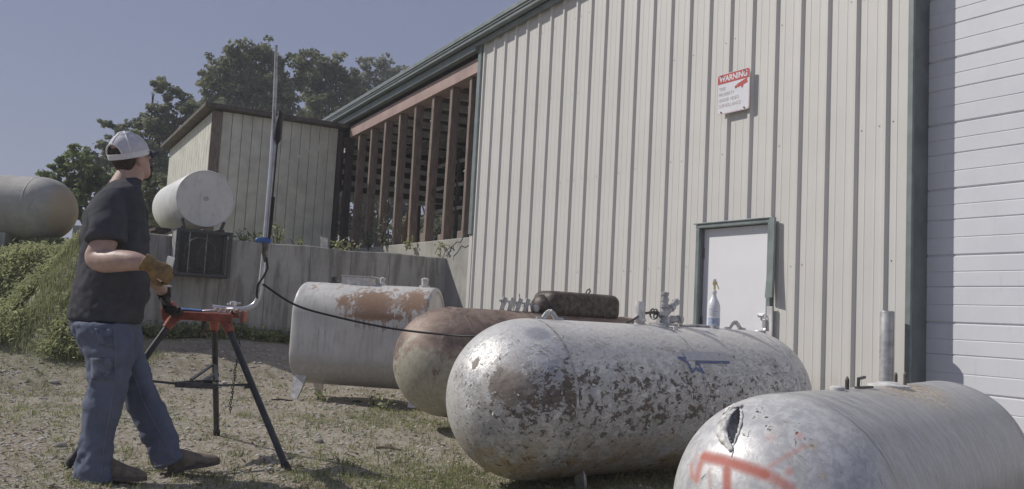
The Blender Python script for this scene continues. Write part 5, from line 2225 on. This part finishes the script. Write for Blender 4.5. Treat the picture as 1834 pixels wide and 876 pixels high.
pts = [CP(a, math.radians(-3), 1.01) for a in np.linspace(math.radians(60), math.radians(300), 40) if True]
mb.build('cap_band', capseam, cap, True, world=True)
mb = MB()
oe = []
for t in np.linspace(0, PI, 24):
    d = math.radians(36) * math.cos(t)
    oe.append(CP(PI + d, math.radians(1) + math.radians(32) * math.sin(t), 1.01))
mb.tube(oe, .006, 6, True, .6)
mb.build('opening_trim', capseam, cap, True, world=True)
vs, fs_ = [], []
for i in range(17):
    a = math.radians(-56 + 7 * i)
    base = CP(a, math.radians(-10), .99)
    out = CP(a, math.radians(-10), 1.0)
    ext = .075 * max(0, math.cos(a * 1.45)) ** .6
    tip = out + hf * ext - hu * (.018 * (1 - (1 - abs(a))) + .0 + .10 * ext)
    for k, z in ((0, 0), (1, 0), (2, 0)):
        p = base.lerp(tip, k / 2)
        vs.append(p - hu * .012 * (a / 1.0) ** 2 + hu * .006 * math.sin(PI * k / 2))
for i in range(16):
    for k in range(2): fs_.append((i * 3 + k, i * 3 + k + 1, i * 3 + k + 4, i * 3 + k + 3))
br = np_mesh('cap_brim', np.array([tuple(v) for v in vs]), np.array(fs_), MT['capd'], cap, True, True)
md = br.modifiers.new('t', 'SOLIDIFY'); md.thickness = .005


# gloves
def hand(mb, wr, d, nrm, thumb, curl, k=1.0, spread=.02):
    d = d.normalized()
    nrm = (nrm - d * nrm.dot(d)).normalized()
    s = d.cross(nrm)
    rg = []
    for t, w_, h in ((0, .031, .025), (.03, .040, .024), (.06, .046, .022), (.09, .046, .019), (.105, .040, .015)):
        rg.append([wr + d * t * k + s * (w_ * k * math.cos(a)) + nrm * (h * k * math.sin(a)) for a in np.linspace(0, 2 * PI, 17)[:-1]])
    mb.loft(rg)
    for i in range(4):
        base = wr + d * (.092 - .004 * abs(i - 1.3)) * k + s * ((i - 1.5) * spread * k)
        p = base
        pts = [base - d * .02 * k, p]
        ang = 0
        Ls = [(.045, .028, .023), (.05, .032, .025), (.047, .03, .024), (.036, .024, .02)][i]
        for j, L in enumerate(Ls):
            ang += math.radians(curl[j] + (i - 1.5) * 5)
            p = p + (d * math.cos(ang) + nrm * math.sin(ang)) * L * k
            pts.append(p)
        mb.tube(pts, [.0125 * k, .013 * k, .012 * k, .0112 * k, .0095 * k], 10)
        mb.ball(pts[-1], .0095 * k, n=10)
    tb = wr + d * .03 * k + s * (thumb * .034 * k)
    t1 = tb + (d * .6 + s * thumb * .55 + nrm * .5).normalized() * .042 * k
    t2 = t1 + (d * .75 + s * thumb * .05 + nrm * .7).normalized() * .034 * k
    t3 = t2 + (d * .6 - s * thumb * .4 + nrm * .65).normalized() * .026 * k
    mb.tube([wr + d * .02 * k + s * thumb * .015 * k, tb, t1, t2, t3], [.017 * k, .018 * k, .0145 * k, .013 * k, .011 * k], 10)
    mb.ball(t3, .011 * k, n=10)


mb = MB()
wr = at(268, 474, 4.30)
dv = Vector((.80, .25, -.38))
hand(mb, wr, dv, Vector((.25, .75, -.45)), -1, (48, 70, 45), .98, .021)
c1 = [wr + dv.normalized() * t for t in (-.035, -.01, .03)]
mb.tube(c1, [.049, .042, .034], 18)
co, no, fs = fuse(mb, .0055, 3)
co = cloth(co, no, .003, (40, 40, 40), 1.0)
py_mesh('glove', co, fs, MT['tan'], man)
mb = MB()
wr2 = at(294, 527, 5.20)
d2 = Vector((.22, .12, -.9))
hand(mb, wr2, d2, Vector((.9, .1, .1)), 1, (35, 65, 45), 1.1, .022)
mb.tube([wr2 - d2 * .045, wr2, wr2 + d2 * .03], [.046, .041, .036], 18)
mb2 = MB()
co, no, fs = fuse(mb, .0055, 3)
co = cloth(co, no, .003, (40, 40, 40), 4.0)
g2 = py_mesh('glove', co, fs, MT['dglove'], man)
g2['label'] = 'dark work glove'
mb = MB()
rr = [wr2 - d2.normalized() * .042 + (Vector((1, 0, .22)) * math.cos(a) + Vector((0, 1, 0)) * math.sin(a)) * .047 for a in np.linspace(0, 2 * PI, 21)]
mb.tube(rr, .006, 6, False)
mb.build('glove_cuff', MT['capw'], g2, True, world=True)
# white card in the right hand
mb = MB()
pc = at(304, 480, 4.36)
T = Matrix.Translation(pc) @ Matrix.Rotation(math.radians(-20), 4, 'Z') @ Matrix.Rotation(math.radians(12), 4, 'Y')
mb.bx(-.030, .014, -.004, .004, -.058, .058, T)
setp(mb.build('white_card', MT['paper'], None, bevel=.001), 'small white card held in the man\'s tan glove', 'card')


# ------------------------------------------------------------------ vegetation
def quad_leaves(c, nrm, size, aspect, rng, rnd_up=.0):
    """leaf quads (bent pairs) around centres c; returns verts, faces"""
    n = len(c)
    a = rng.normal(size=(n, 3))
    a /= np.linalg.norm(a, axis=1, keepdims=True)
    b = np.cross(nrm, a)
    b /= np.linalg.norm(b, axis=1, keepdims=True) + 1e-9
    t = np.cross(b, nrm)
    s = size[:, None]
    p0 = c - t * s * .5
    p1 = c + b * s * aspect * .5 + nrm * s * .08
    p2 = c + t * s * .5
    p3 = c - b * s * aspect * .5 + nrm * s * .08
    v = np.stack([p0, p1, p2, p3], 1).reshape(-1, 3)
    f = np.arange(n * 4).reshape(n, 4)
    return v, f


def tree(name, label, group, clumps, Y, trunk_px, leaf, lsize, dens, seed, trunk_r=.22, basez=1.7, gap=.0):
    rng = np.random.default_rng(seed)
    bx_, by_ = trunk_px
    b0 = at(bx_, by_, Y)
    b0.z = basez
    t = thing(name, label, 'tree', tuple(b0), 0, group)
    V_, S_, N_, T_ = [], [], [], []
    cents = []
    for (px, py, r) in clumps:
        r = r * 1.32
        yo = rng.uniform(-.9, .9) * r / FPX * Y * .9
        c = np.array(at(px, py, Y + yo))
        R = r / FPX * Y
        cents.append((c, R))
        nsub = int(R * R * 9) + 10
        for k in range(nsub):
            d = rng.normal(size=3)
            d /= np.linalg.norm(d)
            d[2] = d[2] * .85 + .05
            sc = c + d * R * rng.uniform(.1, 1.05)
            sr = R * rng.uniform(.18, .38)
            n = int(dens * (sr / lsize) ** 2 * 14) + 8
            dd = rng.normal(size=(n, 3))
            dd /= np.linalg.norm(dd, axis=1, keepdims=True)
            rad = sr * rng.uniform(.15, 1.15, size=(n, 1)) ** .6
            pts = sc + dd * rad * np.array([1.15, 1.15, .75])
            nr = dd * .5 + rng.normal(size=(n, 3)) * .6 + np.array([-.15, 0, .45])
            nr /= np.linalg.norm(nr, axis=1, keepdims=True)
            V_.append(pts); N_.append(nr)
            S_.append(lsize * rng.uniform(.6, 1.4, n))
            T_.append(np.clip(rng.normal(.45, .2, n) + rng.normal(0, .2), 0, 1))
    P = np.concatenate(V_); Nn = np.concatenate(N_); S = np.concatenate(S_); Tt = np.concatenate(T_)
    v, f = quad_leaves(P, Nn, S, .75, rng)
    np_mesh('crown', v, f, MT[leaf], t, True, False, attrs={'tint': np.repeat(Tt, 4)})
    mb = MB()
    top = Vector(np.mean([c for c, R in cents], 0))
    tk = spline([b0 - Vector((0, 0, .3)), b0.lerp(top, .35) + Vector((.3, 0, 0)), b0.lerp(top, .7), b0.lerp(top, .95)], 5)
    mb.tube(tk, [trunk_r * (1 - .75 * i / (len(tk) - 1)) for i in range(len(tk))], 9)
    rr = random.Random(seed)
    for c, R in cents:
        c = Vector(c)
        j = min(len(tk) - 2, max(3, int(len(tk) * rr.uniform(.35, .85))))
        a = tk[j]
        mid = a.lerp(c, .5) + Vector((rr.uniform(-.3, .3), rr.uniform(-.3, .3), rr.uniform(-.1, .4))) * R * .5
        c = a.lerp(c, .85)
        mb.tube(spline([a, mid, c], 4), [trunk_r * .26 * (1 - .8 * i / 8) for i in range(9)], 6)
        for _ in range(3):
            e = c + Vector((rr.uniform(-1, 1), rr.uniform(-1, 1), rr.uniform(-.4, .7))) * R * .55
            mb.tube([mid.lerp(c, .5), c.lerp(e, .5) + Vector((0, 0, .1)), e], [trunk_r * .10, trunk_r * .06, trunk_r * .02], 4)
    mb.build('trunk', MT['bark'], t, True, None, world=True)
    return t


GT_ = 'trees behind the shed'
tree('oak_tree', 'tallest dense oak tree rising straight behind the shed roof', GT_,
     [(466, 92, 26), (420, 110, 30), (500, 110, 26), (392, 128, 24), (372, 150, 20), (447, 130, 34), (480, 145, 34), (405, 160, 34), (372, 185, 22), (440, 175, 36), (500, 170, 30), (545, 115, 24), (530, 150, 26), (400, 200, 30), (470, 205, 34), (520, 200, 26), (366, 135, 12), (360, 205, 18)],
     42, (450, 420), 'leafa', .20, 1.2, 1, .35)
tree('oak_tree', 'broad oak tree between the mast top and the building eave', GT_,
     [(575, 112, 20), (600, 122, 24), (560, 140, 24), (620, 140, 22), (590, 155, 28), (555, 175, 26), (625, 165, 26), (600, 185, 28), (645, 185, 22), (565, 205, 26), (615, 205, 24), (585, 130, 16), (640, 150, 14), (655, 205, 20)],
     46, (590, 420), 'leafa', .21, 1.2, 2, .33)
tree('oak_tree', 'pale grey green tree partly hidden by the building eave', GT_,
     [(660, 120, 18), (685, 118, 18), (705, 132, 20), (650, 138, 18), (680, 145, 24), (715, 150, 12), (660, 165, 22), (695, 165, 20), (672, 185, 20), (650, 190, 16)],
     58, (680, 420), 'leafb', .24, .8, 3, .3)
tree('oak_tree', 'lower dark oak tree with a reaching limb left of the shed roof', GT_,
     [(290, 158, 18), (318, 170, 18), (338, 190, 18), (300, 195, 22), (275, 205, 18), (250, 222, 20), (215, 230, 20), (195, 225, 12), (330, 220, 20), (285, 235, 28), (240, 255, 26), (200, 265, 24), (345, 210, 12), (315, 250, 24), (270, 280, 30), (220, 300, 30), (300, 300, 28), (276, 150, 8), (352, 240, 14), (180, 290, 18), (228, 246, 18), (190, 262, 16), (165, 282, 16), (255, 262, 22), (290, 228, 20), (330, 200, 14), (345, 262, 16), (205, 285, 22), (240, 310, 26), (170, 310, 20)],
     36, (280, 430), 'leafa', .17, 1.35, 4, .26)
tree('sapling', 'bright green bushy young tree beside the tank on the bank', GT_,
     [(120, 300, 20), (145, 285, 22), (100, 320, 20), (150, 315, 28), (120, 340, 26), (175, 330, 28), (150, 360, 30), (95, 300, 10), (190, 360, 26), (130, 385, 28), (170, 395, 28), (128, 275, 9), (112, 290, 12), (165, 300, 20), (85, 318, 9), (200, 330, 22)],
     24, (150, 430), 'leafc', .13, 1.0, 5, .13)
tree('bush', 'dark undergrowth bush between the man and the shed', GT_,
     [(270, 345, 30), (300, 360, 26), (250, 380, 28), (285, 395, 28), (225, 390, 24), (300, 330, 18), (265, 320, 18), (240, 345, 22)],
     22, (265, 430), 'leafa', .11, .9, 6, .10)
GB_ = 'trees seen through the open bay'
for k, (cx_, Y_, lf, lb) in enumerate(((620, 36, 'leafa', 'dark tree seen between the leftmost studs of the open bay'), (690, 40, 'leafb', 'pale tree seen through the middle of the open bay'), (765, 38, 'leafa', 'dark green tree seen through the right of the open bay'), (835, 41, 'leafb', 'grey green tree seen past the siding corner in the bay'))):
    rr = random.Random(20 + k)
    cl = [(cx_ + rr.uniform(-42, 42), rr.uniform(315, 435), rr.uniform(18, 30)) for _ in range(15)]
    tree('oak_tree', lb, GB_, cl, Y_, (cx_, 440), lf, .22, 1.2, 30 + k, .22)


# weeds on the bank, leaves + stems
def scatter_bank(n, rng):
    X = rng.uniform(-11.5, -3.6, n * 3)
    Y = rng.uniform(9.2, 13.4, n * 3)
    u = (X - O.x) * N.x + (Y - O.y) * N.y
    m = sstep(9.4, 10.3, Y + .10 * (X + 6.3)) * sstep(4.4, 5.4, u)
    k = rng.uniform(size=n * 3) < m
    return X[k][:n], Y[k][:n]


def vnoise(X, Y, s, seed):
    return np.array([noise.noise(Vector((x * s + seed, y * s, seed * .7))) for x, y in zip(X, Y)])


rng = np.random.default_rng(77)
X, Y = scatter_bank(9000, rng)
X = np.concatenate([X, rng.uniform(-6.2, -4.6, 3500)]); Y = np.concatenate([Y, rng.uniform(9.3, 12.4, 3500)])
kk = ((X - O.x) * N.x + (Y - O.y) * N.y) > 4.78
X, Y = X[kk], Y[kk]
nz_ = vnoise(X, Y, 1.1, 2.0)
kk = nz_ + .6 * vnoise(X, Y, 3.1, 6.0) > .06
X, Y, nz_ = X[kk], Y[kk], nz_[kk]
P, NN, S, T = [], [], [], []
for x, y, q_ in zip(X, Y, nz_):
    z = gz(x, y)
    hgt = (.06 + .26 * max(0, q_ + .25)) * rng.uniform(.6, 1.3) * float(1 - .72 * sstep(11.9, 12.7, y))
    n = rng.integers(6, 13)
    d = rng.normal(size=(n, 3)) * np.array([.08, .08, 0])
    pts = np.array([x, y, z]) + d
    pts[:, 2] += rng.uniform(.1, 1, n) * hgt
    P.append(pts)
    nn = rng.normal(size=(n, 3)) * .5 + np.array([-.45, -.25, .75])
    NN.append(nn / np.linalg.norm(nn, axis=1, keepdims=True))
    S.append(rng.uniform(.04, .10, n))
    T.append(np.clip(.52 + .5 * q_ + rng.normal(0, .2, n), 0, 1))
v, f = quad_leaves(np.concatenate(P), np.concatenate(NN), np.concatenate(S), .36, rng)
o = np_mesh('bank_weeds', v, f, MT['weed'], attrs={'tint': np.repeat(np.concatenate(T), 4)})
setp(o, 'low green weeds covering the bank at left below the grey tank', 'weeds', None, 'stuff')


def blades(X, Y, H, W, rng, tint, lean=.45):
    n = len(X)
    Z = Gh(X, Y) - .004
    a = rng.uniform(0, 2 * PI, n)
    dx, dy = np.cos(a), np.sin(a)
    b = rng.uniform(0, 2 * PI, n)
    L = H * rng.uniform(.1, 1, n) * lean
    p0 = np.stack([X - dx * W, Y - dy * W, Z], 1)
    p1 = np.stack([X + dx * W, Y + dy * W, Z], 1)
    mx, my = X + np.cos(b) * L * .35, Y + np.sin(b) * L * .35
    p2 = np.stack([mx + dx * W * .7, my + dy * W * .7, Z + H * .6], 1)
    p3 = np.stack([mx - dx * W * .7, my - dy * W * .7, Z + H * .6], 1)
    tp = np.stack([X + np.cos(b) * L, Y + np.sin(b) * L, Z + H], 1)
    v = np.stack([p0, p1, p2, p3, tp], 1).reshape(-1, 3)
    i = np.arange(n)[:, None] * 5
    f = np.concatenate([i + np.array([[0, 1, 2]]), i + np.array([[0, 2, 3]]), i + np.array([[3, 2, 4]])])
    return v, f, np.repeat(tint, 5)


# tall grass on the bank
X, Y = scatter_bank(34000, rng)
Xs, Ys = rng.uniform(-6.6, -4.6, 6000), rng.uniform(9.2, 12.6, 6000)
ks = ((Xs - O.x) * N.x + (Ys - O.y) * N.y) > 4.78
X = np.concatenate([X, Xs[ks]]); Y = np.concatenate([Y, Ys[ks]])
X = np.concatenate([X, rng.uniform(-9, -4.0, 5000)]); Y = np.concatenate([Y, rng.uniform(9.3, 10.6, 5000)])
keep = vnoise(X, Y, 1.3, 5.0) > -.30
X, Y = X[keep], Y[keep]
v, f, t = blades(X, Y, rng.uniform(.05, .20, len(X)) * (.55 + .9 * np.clip(vnoise(X, Y, 2.2, 9.0) + .4, 0, 1.2)) * (1 - .5 * sstep(11.9, 12.7, Y)), rng.uniform(.0025, .0055, len(X)), rng, np.clip(rng.normal(.5, .25, len(X)), 0, 1))
o = np_mesh('bank_grass', v, f, MT['blade'], attrs={'tint': t})
setp(o, 'taller green grass growing on and below the left bank', 'grass', None, 'stuff')

# tufts over the yard
def tufts(nt, xr, yr, dens, h, seed, per=(6, 16), sp=.035):
    r = np.random.default_rng(seed)
    X = r.uniform(*xr, nt); Y = r.uniform(*yr, nt)
    d = np.array([dens(x, y) for x, y in zip(X, Y)])
    k = r.uniform(size=nt) < d
    X, Y = X[k], Y[k]
    xs_, ys_, hs_, ts_ = [], [], [], []
    for x, y in zip(X, Y):
        n = r.integers(*per)
        s = sp * r.uniform(.5, 1.6)
        xs_.append(x + r.normal(0, s, n)); ys_.append(y + r.normal(0, s, n))
        hs_.append(np.clip(r.normal(h, h * .35, n) * r.uniform(.6, 1.4), .012, .25))
        ts_.append(np.clip(r.normal(.5, .15, n) + r.normal(0, .22), 0, 1))
    return map(np.concatenate, (xs_, ys_, hs_, ts_))


def yard(x, y):
    a = noise.noise(Vector((x * .9, y * .9, 3.3))) + .5 * noise.noise(Vector((x * 2.6, y * 2.6, 1.3)))
    d = .05 + .42 * max(0, a)
    d += .75 * math.exp(-((x + .15) / .8) ** 2 - ((y - 5.0) / .9) ** 2)
    d += .55 * math.exp(-((x + .9) / .8) ** 2 - ((y - 7.6) / .7) ** 2)
    d += .5 * math.exp(-((x + 1.6) / .9) ** 2 - ((y - 4.75) / .35) ** 2)
    d += .3 * max(0, min(1, (-3.2 - x) / 1.2)) * max(0, min(1, (y - 7.0) / 1.5))
    d += .9 * math.exp(-((x - .6) / 1.2) ** 2 - ((y - 5.3) / .6) ** 2)
    return d


xs_, ys_, hs_, ts_ = tufts(15000, (-6.5, 2.2), (4.1, 10.2), yard, .033, 8)
v, f, t = blades(xs_, ys_, hs_, rng.uniform(.0014, .0035, len(xs_)), rng, ts_, .9)
o = np_mesh('yard_grass', v, f, MT['blade'], attrs={'tint': t})
setp(o, 'short sparse grass tufts growing through the gravel yard', 'grass', None, 'stuff')
# low ground cover leaves in patches
r = np.random.default_rng(55)
n = 60000
Y = 4.1 + 6.2 * r.uniform(size=n) ** 1.3
X = r.uniform(-1, .45, n) * .66 * Y
k = r.uniform(size=n) < np.clip(.75 * (vnoise(X, Y, .8, 7.0) + .5 * vnoise(X, Y, 2.7, 3.0)) + .12 + .5 * np.exp(-((X + .2) / .9) ** 2 - ((Y - 5.1) / 1.0) ** 2), 0.03, 1)
X, Y = X[k], Y[k]
n = len(X)
P = np.stack([X, Y, Gh(X, Y) + r.uniform(.003, .022, n)], 1)
nr = r.normal(size=(n, 3)) * .4 + np.array([0, -.15, 1]); nr /= np.linalg.norm(nr, axis=1, keepdims=True)
v, f = quad_leaves(P, nr, r.uniform(.010, .030, n), .55, r)
o = np_mesh('ground_cover', v, f, MT['weed'], attrs={'tint': np.repeat(np.clip(r.normal(.4, .25, n), 0, 1), 4)})
setp(o, 'tiny low green leaves creeping in patches over the dirt yard', 'ground cover', None, 'stuff')
# strip of weeds along the foot of the retaining wall
n = 900
uu = rng.uniform(.9, 5.0, n); vv = -.04 - np.abs(rng.normal(0, .13, n))
X = O.x + N.x * uu + D.x * vv; Y = O.y + N.y * uu + D.y * vv
P, NN, S, T = [], [], [], []
for x, y in zip(X, Y):
    k = rng.integers(3, 7)
    pts = np.array([x, y, gz(x, y)]) + rng.normal(size=(k, 3)) * np.array([.05, .05, 0])
    pts[:, 2] += rng.uniform(.01, .22, k) * rng.uniform(.4, 1)
    P.append(pts); nn = rng.normal(size=(k, 3)) * .5 + np.array([0, -.4, .7])
    NN.append(nn / np.linalg.norm(nn, axis=1, keepdims=True)); S.append(rng.uniform(.03, .075, k)); T.append(np.clip(rng.normal(.3, .2, k), 0, 1))
v, f = quad_leaves(np.concatenate(P), np.concatenate(NN), np.concatenate(S), .6, rng)
o = np_mesh('wall_foot_weeds', v, f, MT['weed'], attrs={'tint': np.repeat(np.concatenate(T), 4)})
setp(o, 'dark low weeds along the foot of the retaining wall', 'weeds', None, 'stuff')


# plants along the wall top and vines on the sill
def plant(name, label, base, h, spread, nl, seed, group, size=(.05, .10), mat='weed', vine=None):
    r = np.random.default_rng(seed)
    t = thing(name, label, 'plant', tuple(base), 0, group)
    mb = MB()
    P, NN, S, T = [], [], [], []
    ns = max(3, nl // 9)
    for k in range(ns):
        a = r.uniform(0, 2 * PI)
        tip = Vector((math.cos(a) * spread * r.uniform(.2, 1), math.sin(a) * spread * r.uniform(.2, 1), h * r.uniform(.5, 1.05)))
        if vine is not None: tip = Vector(vine) * r.uniform(.4, 1) + Vector(r.normal(size=3)) * spread * .5
        st = spline([Vector((0, 0, -.03)), tip * .5 + Vector((0, 0, h * .12)), tip], 4)
        mb.tube(st, .005, 5)
        for j in range(nl // ns):
            q_ = st[int(r.uniform(.2, .99) * (len(st) - 1))]
            P.append(np.array(q_) + r.normal(size=3) * size[1] * .4)
            n_ = r.normal(size=3) * .6 + np.array([-.2, -.4, .6]); NN.append(n_ / np.linalg.norm(n_))
            S.append(r.uniform(*size)); T.append(np.clip(r.normal(.55, .25), 0, 1))
    mb.build('stem', MT['weed'] if False else MT['bark'], t, True, None)
    v, f = quad_leaves(np.array(P), np.array(NN), np.array(S), .55, r)
    np_mesh('leaves', v, f, MT[mat], t, attrs={'tint': np.repeat(T, 4)})
    return t


for i, (px, h, sp, nl, lb) in enumerate(((436, .20, .16, 60, 'leafy weed on the wall top just right of the mesh cabinet'), (462, .24, .16, 60, 'weed on the wall top left of the pipe mast'), (497, .30, .18, 70, 'tallest weed on the wall top right of the pipe mast'), (536, .14, .16, 40, 'small weed on the wall top under the shed wall'), (600, .22, .2, 60, 'weed on the wall top under the first dark stud'), (628, .2, .2, 50, 'weed on the wall top at the left end of the sill'))):
    p = at(px, 440, 12.0)
    # put it just behind the wall top
    for _ in range(6):
        u_ = (p - O).dot(N); v_ = (p - O).dot(D)
        Yn = p.y + (.45 - v_) * .9
        p = at(px, 440, Yn)
    plant('weed_plant', lb, (p.x, p.y, 1.74), h + .1, sp, nl, 40 + i, 'weeds along the wall top')
for i, (x, vn, nl, lb) in enumerate(((-2.35, (-.1, -.1, .8), 90, 'climbing vine on the studs in the middle of the open bay'), (-3.0, (.1, -.1, .5), 60, 'leafy vine low on the studs left of the bay middle'), (-1.2, (.1, -.12, .2), 40, 'sparse weed on the sill right of the climbing vine'), (-.1, (.0, -.12, -.15), 36, 'mossy weed hanging over the pale foundation near the siding'))):
    p = FR[bld] @ Vector((x, -.06, 2.12 if i < 3 else 2.08))
    dv_ = FR[bld].to_3x3() @ Vector(vn)
    plant('vine' if i < 2 else 'weed_plant', lb, tuple(p), .2, .22, nl, 60 + i, 'plants on the bay sill', (.04, .09), 'leafb' if i < 2 else 'weed', dv_)
# young weeds by the cream tank foot and beneath it
for i, (px, py, Y_, h, sp, lb) in enumerate(((572, 692, 8.8, .12, .10, 'small pale weed beside the cream tank foot'), (668, 702, 8.75, .12, .10, 'broad leaved weed under the right half of the cream tank'), (690, 706, 8.6, .10, .10, 'low weed between the cream tank and the brown tank'))):
    p = at(px, py, Y_)
    plant('weed_plant', lb, (p.x, p.y, gz(p.x, p.y)), h, sp, 26, 80 + i, 'weeds by the cream tank', (.04, .08))

# pebbles and litter over the yard
def pebbles(n, seed):
    r = np.random.default_rng(seed)
    Y = 4.0 + 7.2 * r.uniform(size=n) ** 1.5
    X = r.uniform(-1.0, 1.0, n) * .62 * Y - .25
    X = X - np.clip(X, .5, 9) * .4
    Z = Gh(X, Y)
    base = np.array([(1, 0, 0), (.3, .95, 0), (-.8, .58, 0), (-.8, -.6, 0), (.3, -.95, 0), (.1, .1, .62), (0, 0, -.5)])
    S = .004 + .020 * r.uniform(size=n) ** 3.5
    S *= (.6 + .1 * Y)
    jit = r.uniform(.65, 1.3, (n, 7, 3))
    a = r.uniform(0, 2 * PI, n)
    ca, sa = np.cos(a)[:, None], np.sin(a)[:, None]
    B = base[None] * jit
    bx_ = B[:, :, 0] * ca - B[:, :, 1] * sa
    by_ = B[:, :, 0] * sa + B[:, :, 1] * ca
    v = np.stack([X[:, None] + bx_ * S[:, None], Y[:, None] + by_ * S[:, None], Z[:, None] + B[:, :, 2] * S[:, None] * .8], -1).reshape(-1, 3)
    f0 = np.array([(0, 1, 5), (1, 2, 5), (2, 3, 5), (3, 4, 5), (4, 0, 5), (1, 0, 6), (2, 1, 6), (3, 2, 6), (4, 3, 6), (0, 4, 6)])
    f = (np.arange(n)[:, None, None] * 7 + f0[None]).reshape(-1, 3)
    return v, f, np.repeat(np.clip(r.normal(.45, .28, n), 0, 1), 7)


v, f, t = pebbles(16000, 4)
o = np_mesh('gravel', v, f, MT['pebble'], attrs={'tint': t})
setp(o, 'loose grey and brown gravel scattered over the dirt yard', 'gravel', None, 'stuff')
r = np.random.default_rng(91)
n = 7000
Y = 4.0 + 6.8 * r.uniform(size=n) ** 1.4
X = r.uniform(-1, .55, n) * .62 * Y
P = np.stack([X, Y, Gh(X, Y) + .008], 1)
nr = r.normal(size=(n, 3)) * .35 + np.array([0, 0, 1]); nr /= np.linalg.norm(nr, axis=1, keepdims=True)
v, f = quad_leaves(P, nr, r.uniform(.012, .055, n), .4, r)
o = np_mesh('leaf_litter', v, f, MT['litter'], attrs={'tint': np.repeat(r.uniform(size=n), 4)})
setp(o, 'dry leaf litter and wood chips scattered on the dirt', 'litter', None, 'stuff')
# rubble slipping out of the bank at the wall end
r = np.random.default_rng(12)
mb = MB()
for _ in range(170):
    px, py = r.uniform(118, 300), r.uniform(535, 640)
    p = on_ground(px, py, .5)
    for _i in range(10): p = on_ground(px, py, gz(p.x, p.y))
    if p.y > 12.5 or (p - O).dot(D) > -.03 and (p - O).dot(N) < 4.75: continue
    s_ = float(r.uniform(.02, .10) * r.uniform(.5, 1))
    b0_ = len(mb.v)
    mb.ball((p.x, p.y, gz(p.x, p.y) + s_ * .15), s_, s_ * .75, s_ * .5, 8)
    for i_ in range(b0_, len(mb.v)):
        v_ = Vector(mb.v[i_])
        mb.v[i_] = tuple(v_ + Vector((noise.noise(v_ * 14), noise.noise(v_ * 14 + Vector((5, 0, 0))), noise.noise(v_ * 14 + Vector((0, 7, 0))))) * s_ * .6)
setp(mb.build('rubble', MT['rubble'], None), 'broken grey rubble slipping out of the bank behind the man', 'rubble', None, 'stuff')
# single stones that can be told apart
for i, (px, py, s, lb) in enumerate(((110, 545, .13, 'pale rock half buried at the foot of the left bank'), (95, 700, .06, 'pale flat stone on the dirt left of the man'), (570, 792, .05, 'flat pale stone on the dirt right of the tripod leg'), (688, 866, .03, 'small round stone in the grass near the tripod shadow'), (108, 800, .05, 'grey stone beside the man\'s rear boot'), (300, 622, .07, 'light stone near the foot of the retaining wall'), (275, 628, .06, 'smaller light stone left of the wall foot stones'))):
    p = on_ground(px, py, .1 if py < 640 else 0)
    for _ in range(8): p = on_ground(px, py, gz(p.x, p.y))
    rr = random.Random(200 + i)
    mb = MB()
    mb.ball((0, 0, s * .18), s, s * .7, s * .4, 12)
    mb.v = [tuple(c * (1 + .18 * noise.noise(Vector((v_[0], v_[1], v_[2])) / s * 1.6 + Vector((i * 3, 0, 0)))) for c in v_) for v_ in mb.v]
    o = mb.build('stone', MT['stone'], None, True, 50)
    o.location = (p.x, p.y, gz(p.x, p.y))
    o.rotation_euler = (0, 0, rr.uniform(0, 3))
    setp(o, lb, 'stone', 'loose stones on the yard')
# fallen sticks
for i, (px, py, L, a, lb) in enumerate(((505, 720, .22, .1, 'short dark stick on the dirt before the cream tank foot'), (700, 803, .25, -.4, 'thin twig lying on the dirt left of the silver tank'), (640, 722, .12, .6, 'broken stick on the dirt below the brown tank'))):
    p = on_ground(px, py, 0)
    mb = MB()
    mb.tube([(-L / 2, 0, .012), (-.1 * L, .02, .02), (.2 * L, -.01, .018), (L / 2, .015, .012)], [.008, .011, .009, .005], 7)
    o = mb.build('stick', MT['bark'], None, True)
    o.location = (p.x, p.y, gz(p.x, p.y))
    o.rotation_euler = (0, 0, a)
    setp(o, lb, 'stick', 'sticks on the yard')

# ------------------------------------------------------------------ summer haze
hzm = bpy.data.materials.new('haze')
hzm.use_nodes = True
t_ = hzm.node_tree
t_.nodes.remove(t_.nodes['Principled BSDF'])
pv = t_.nodes.new('ShaderNodeVolumePrincipled')
pv.inputs['Color'].default_value = (.93, .95, 1, 1)
pv.inputs['Density'].default_value = .0028
t_.links.new(pv.outputs[0], t_.nodes['Material Output'].inputs['Volume'])
hb_ = MB().bx(-420, 420, -420, 950, -1.2, 32).build('haze', hzm)
setp(hb_, kind='stuff')
